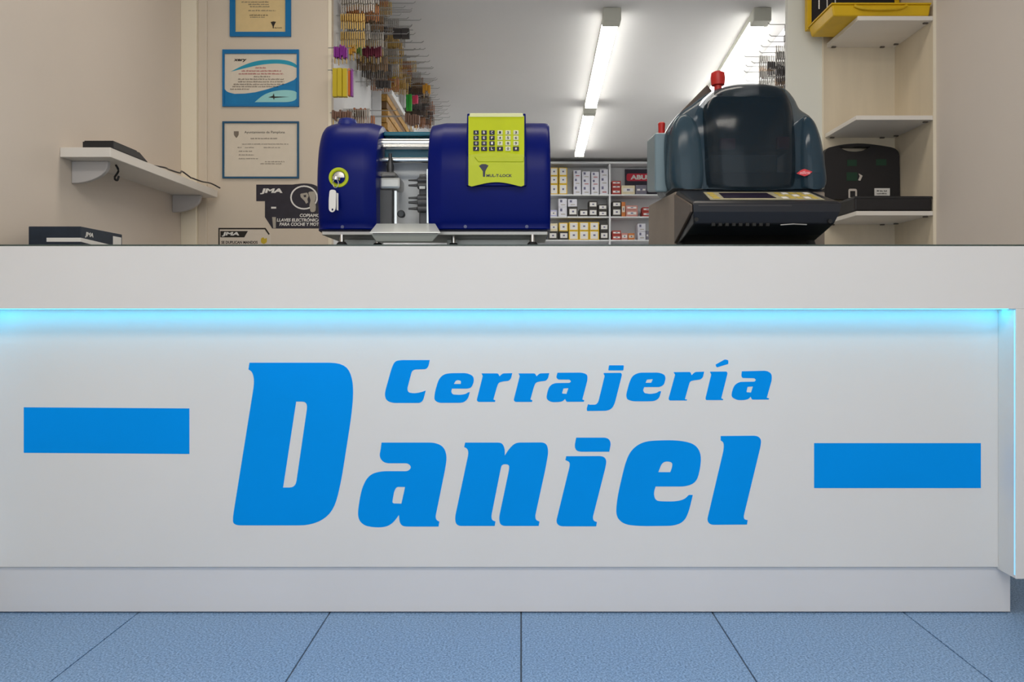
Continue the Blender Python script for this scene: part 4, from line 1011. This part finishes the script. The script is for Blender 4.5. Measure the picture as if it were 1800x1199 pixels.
def bundle(name, label, cat, px0, px1, py0, py1, Xc, n, m, depth=.03, m2=None):
    """a row of flat packs hanging on one wire hook that sticks out from the left wall"""
    D = -Xc * F / (VX - (px0 + px1) / 2)
    xa, xb = X(px0, D), X(px1, D); za_, zb2 = Z(py1, D), Z(py0, D)
    t = thing(name, label, cat, ((xa + xb) / 2, D, za_))
    MB().tube([(XK, D, zb2 - .006), (xb + .02, D, zb2 - .006)], .0022, 6).build('hook_wire', M['wire'], t)
    wv = (xb - xa) / n
    for k in range(n):
        MB().box(xa + wv * k + .0008, xa + wv * (k + 1) - .0008, D - depth / 2 + rnd.uniform(-.004, .004), D + depth / 2, za_ + (rnd.uniform(0, .022) if cat == 'keys' else rnd.uniform(0, .006)), zb2 - (rnd.uniform(-.008, .010) if cat == 'keys' else 0)).build('key_head' if cat == 'keys' else 'pack', m if not (m2 and k == n - 1) else m2, t, 0.002)
        if cat == 'keys':
            xm = xa + wv * (k + .5)
            MB().box(xm - .0018, xm + .0018, D - .006, D + .006, za_ - rnd.uniform(.012, .03), za_ + .01).build('key_blade', kmats['steel' if k % 2 else 'brass'], t)
    return t
pk = {n: mat('pack_' + n, c, .4) for n, c in dict(yellow=(.55, .42, .01), purple=(.22, .01, .26), orange=(.75, .17, .03), green=(.03, .45, .05), pink=(.75, .05, .14),
      amber=(.62, .30, .02), maroon=(.20, .02, .05), black=(.02, .015, .015), olive=(.10, .20, .02), violet=(.25, .04, .30), copper=(.36, .12, .04), brown=(.16, .08, .05), white=(.7, .72, .72)).items()}
bundle('pack_bundle', 'yellow packs hanging on a hook beside the partition edge', 'packs', 585, 611, 121, 171, -.90, 3, pk['yellow'])
bundle('pack_bundle', 'orange and violet slim packs hanging next to yellow ones', 'packs', 612, 621, 122, 170, -.86, 2, pk['orange'], m2=pk['violet'])
bundle('head_bunch', 'purple-headed keys bunched on a hook above the yellow packs', 'keys', 587, 611, 82, 105, -.90, 7, pk['purple'])
bundle('head_bunch', 'amber-headed keys on a hook right of the purple keys', 'keys', 614, 626, 80, 97, -.88, 4, pk['amber'])
bundle('head_bunch', 'green-headed keys on a hook between amber and maroon keys', 'keys', 626, 636, 82, 98, -.87, 3, pk['olive'])
bundle('head_bunch', 'maroon-headed keys in a wide bunch below brass key blanks', 'keys', 637, 671, 83, 103, -.84, 9, pk['maroon'])
bundle('head_bunch', 'copper key blanks bunched just above the blue machine cap', 'keys', 622, 644, 190, 212, -.87, 6, pk['copper'])
bundle('head_bunch', 'dark brown keys hanging just behind the blue machine cap', 'keys', 584, 619, 196, 214, -.90, 8, pk['brown'])
bundle('pack_bundle', 'black card hanging at the end of a long hook near ceiling', 'packs', 691, 720, 51, 69, -.70, 2, pk['black'])
bundle('pack_bundle', 'small yellow pack among dark ones on the left storeroom wall', 'packs', 688, 696, 136, 153, -.80, 2, pk['yellow'])
bundle('pack_bundle', 'black packs in a row above the wooden slats', 'packs', 661, 687, 142, 155, -.80, 4, pk['black'])
bundle('pack_bundle', 'bright green pack hanging above the machine chamber', 'packs', 714, 724, 166, 196, -.80, 2, pk['green'])
bundle('pack_bundle', 'bright pink pack hanging beside the green one', 'packs', 725, 735, 168, 183, -.76, 2, pk['pink'])
bundle('head_bunch', 'amber-headed keys at the outer end of a hook, far right', 'keys', 743, 757, 149, 165, -.66, 3, pk['amber'])
bundle('head_bunch', 'dark maroon keys low above the clear machine cover', 'keys', 712, 738, 202, 222, -.66, 6, pk['brown'])
bundle('pack_bundle', 'white blister packs hanging left of the green pack', 'packs', 701, 713, 158, 190, -.84, 3, pk['white'])

# wooden slats stacked on the left storeroom wall
wr = thing('slat_rack', 'wooden slats stacked lengthwise under a white board on left storeroom wall', 'wood rack', (XK + .05, 5.8, 1.9))
ya_, yb2 = 5.07, 6.7
zt = 2.37
for k in range(9):
    x1 = XK + .098 - .006 * (k % 2)
    box('slat', M['wood'] if k % 4 != 1 else M['wooddark'], wr, XK + .002, x1, ya_ + .012 * (k % 3), yb2, zt - .046 * (k + 1) + .003, zt - .046 * k, 0.002)
box('top_board', M['store'], wr, XK + .0005, XK + .125, ya_ + .02, yb2, zt + .001, zt + .035, 0.002)
box('end_board', M['store'], wr, XK + .0005, XK + .06, ya_ - .02, ya_ - .002, 1.90, zt + .03, 0.001)
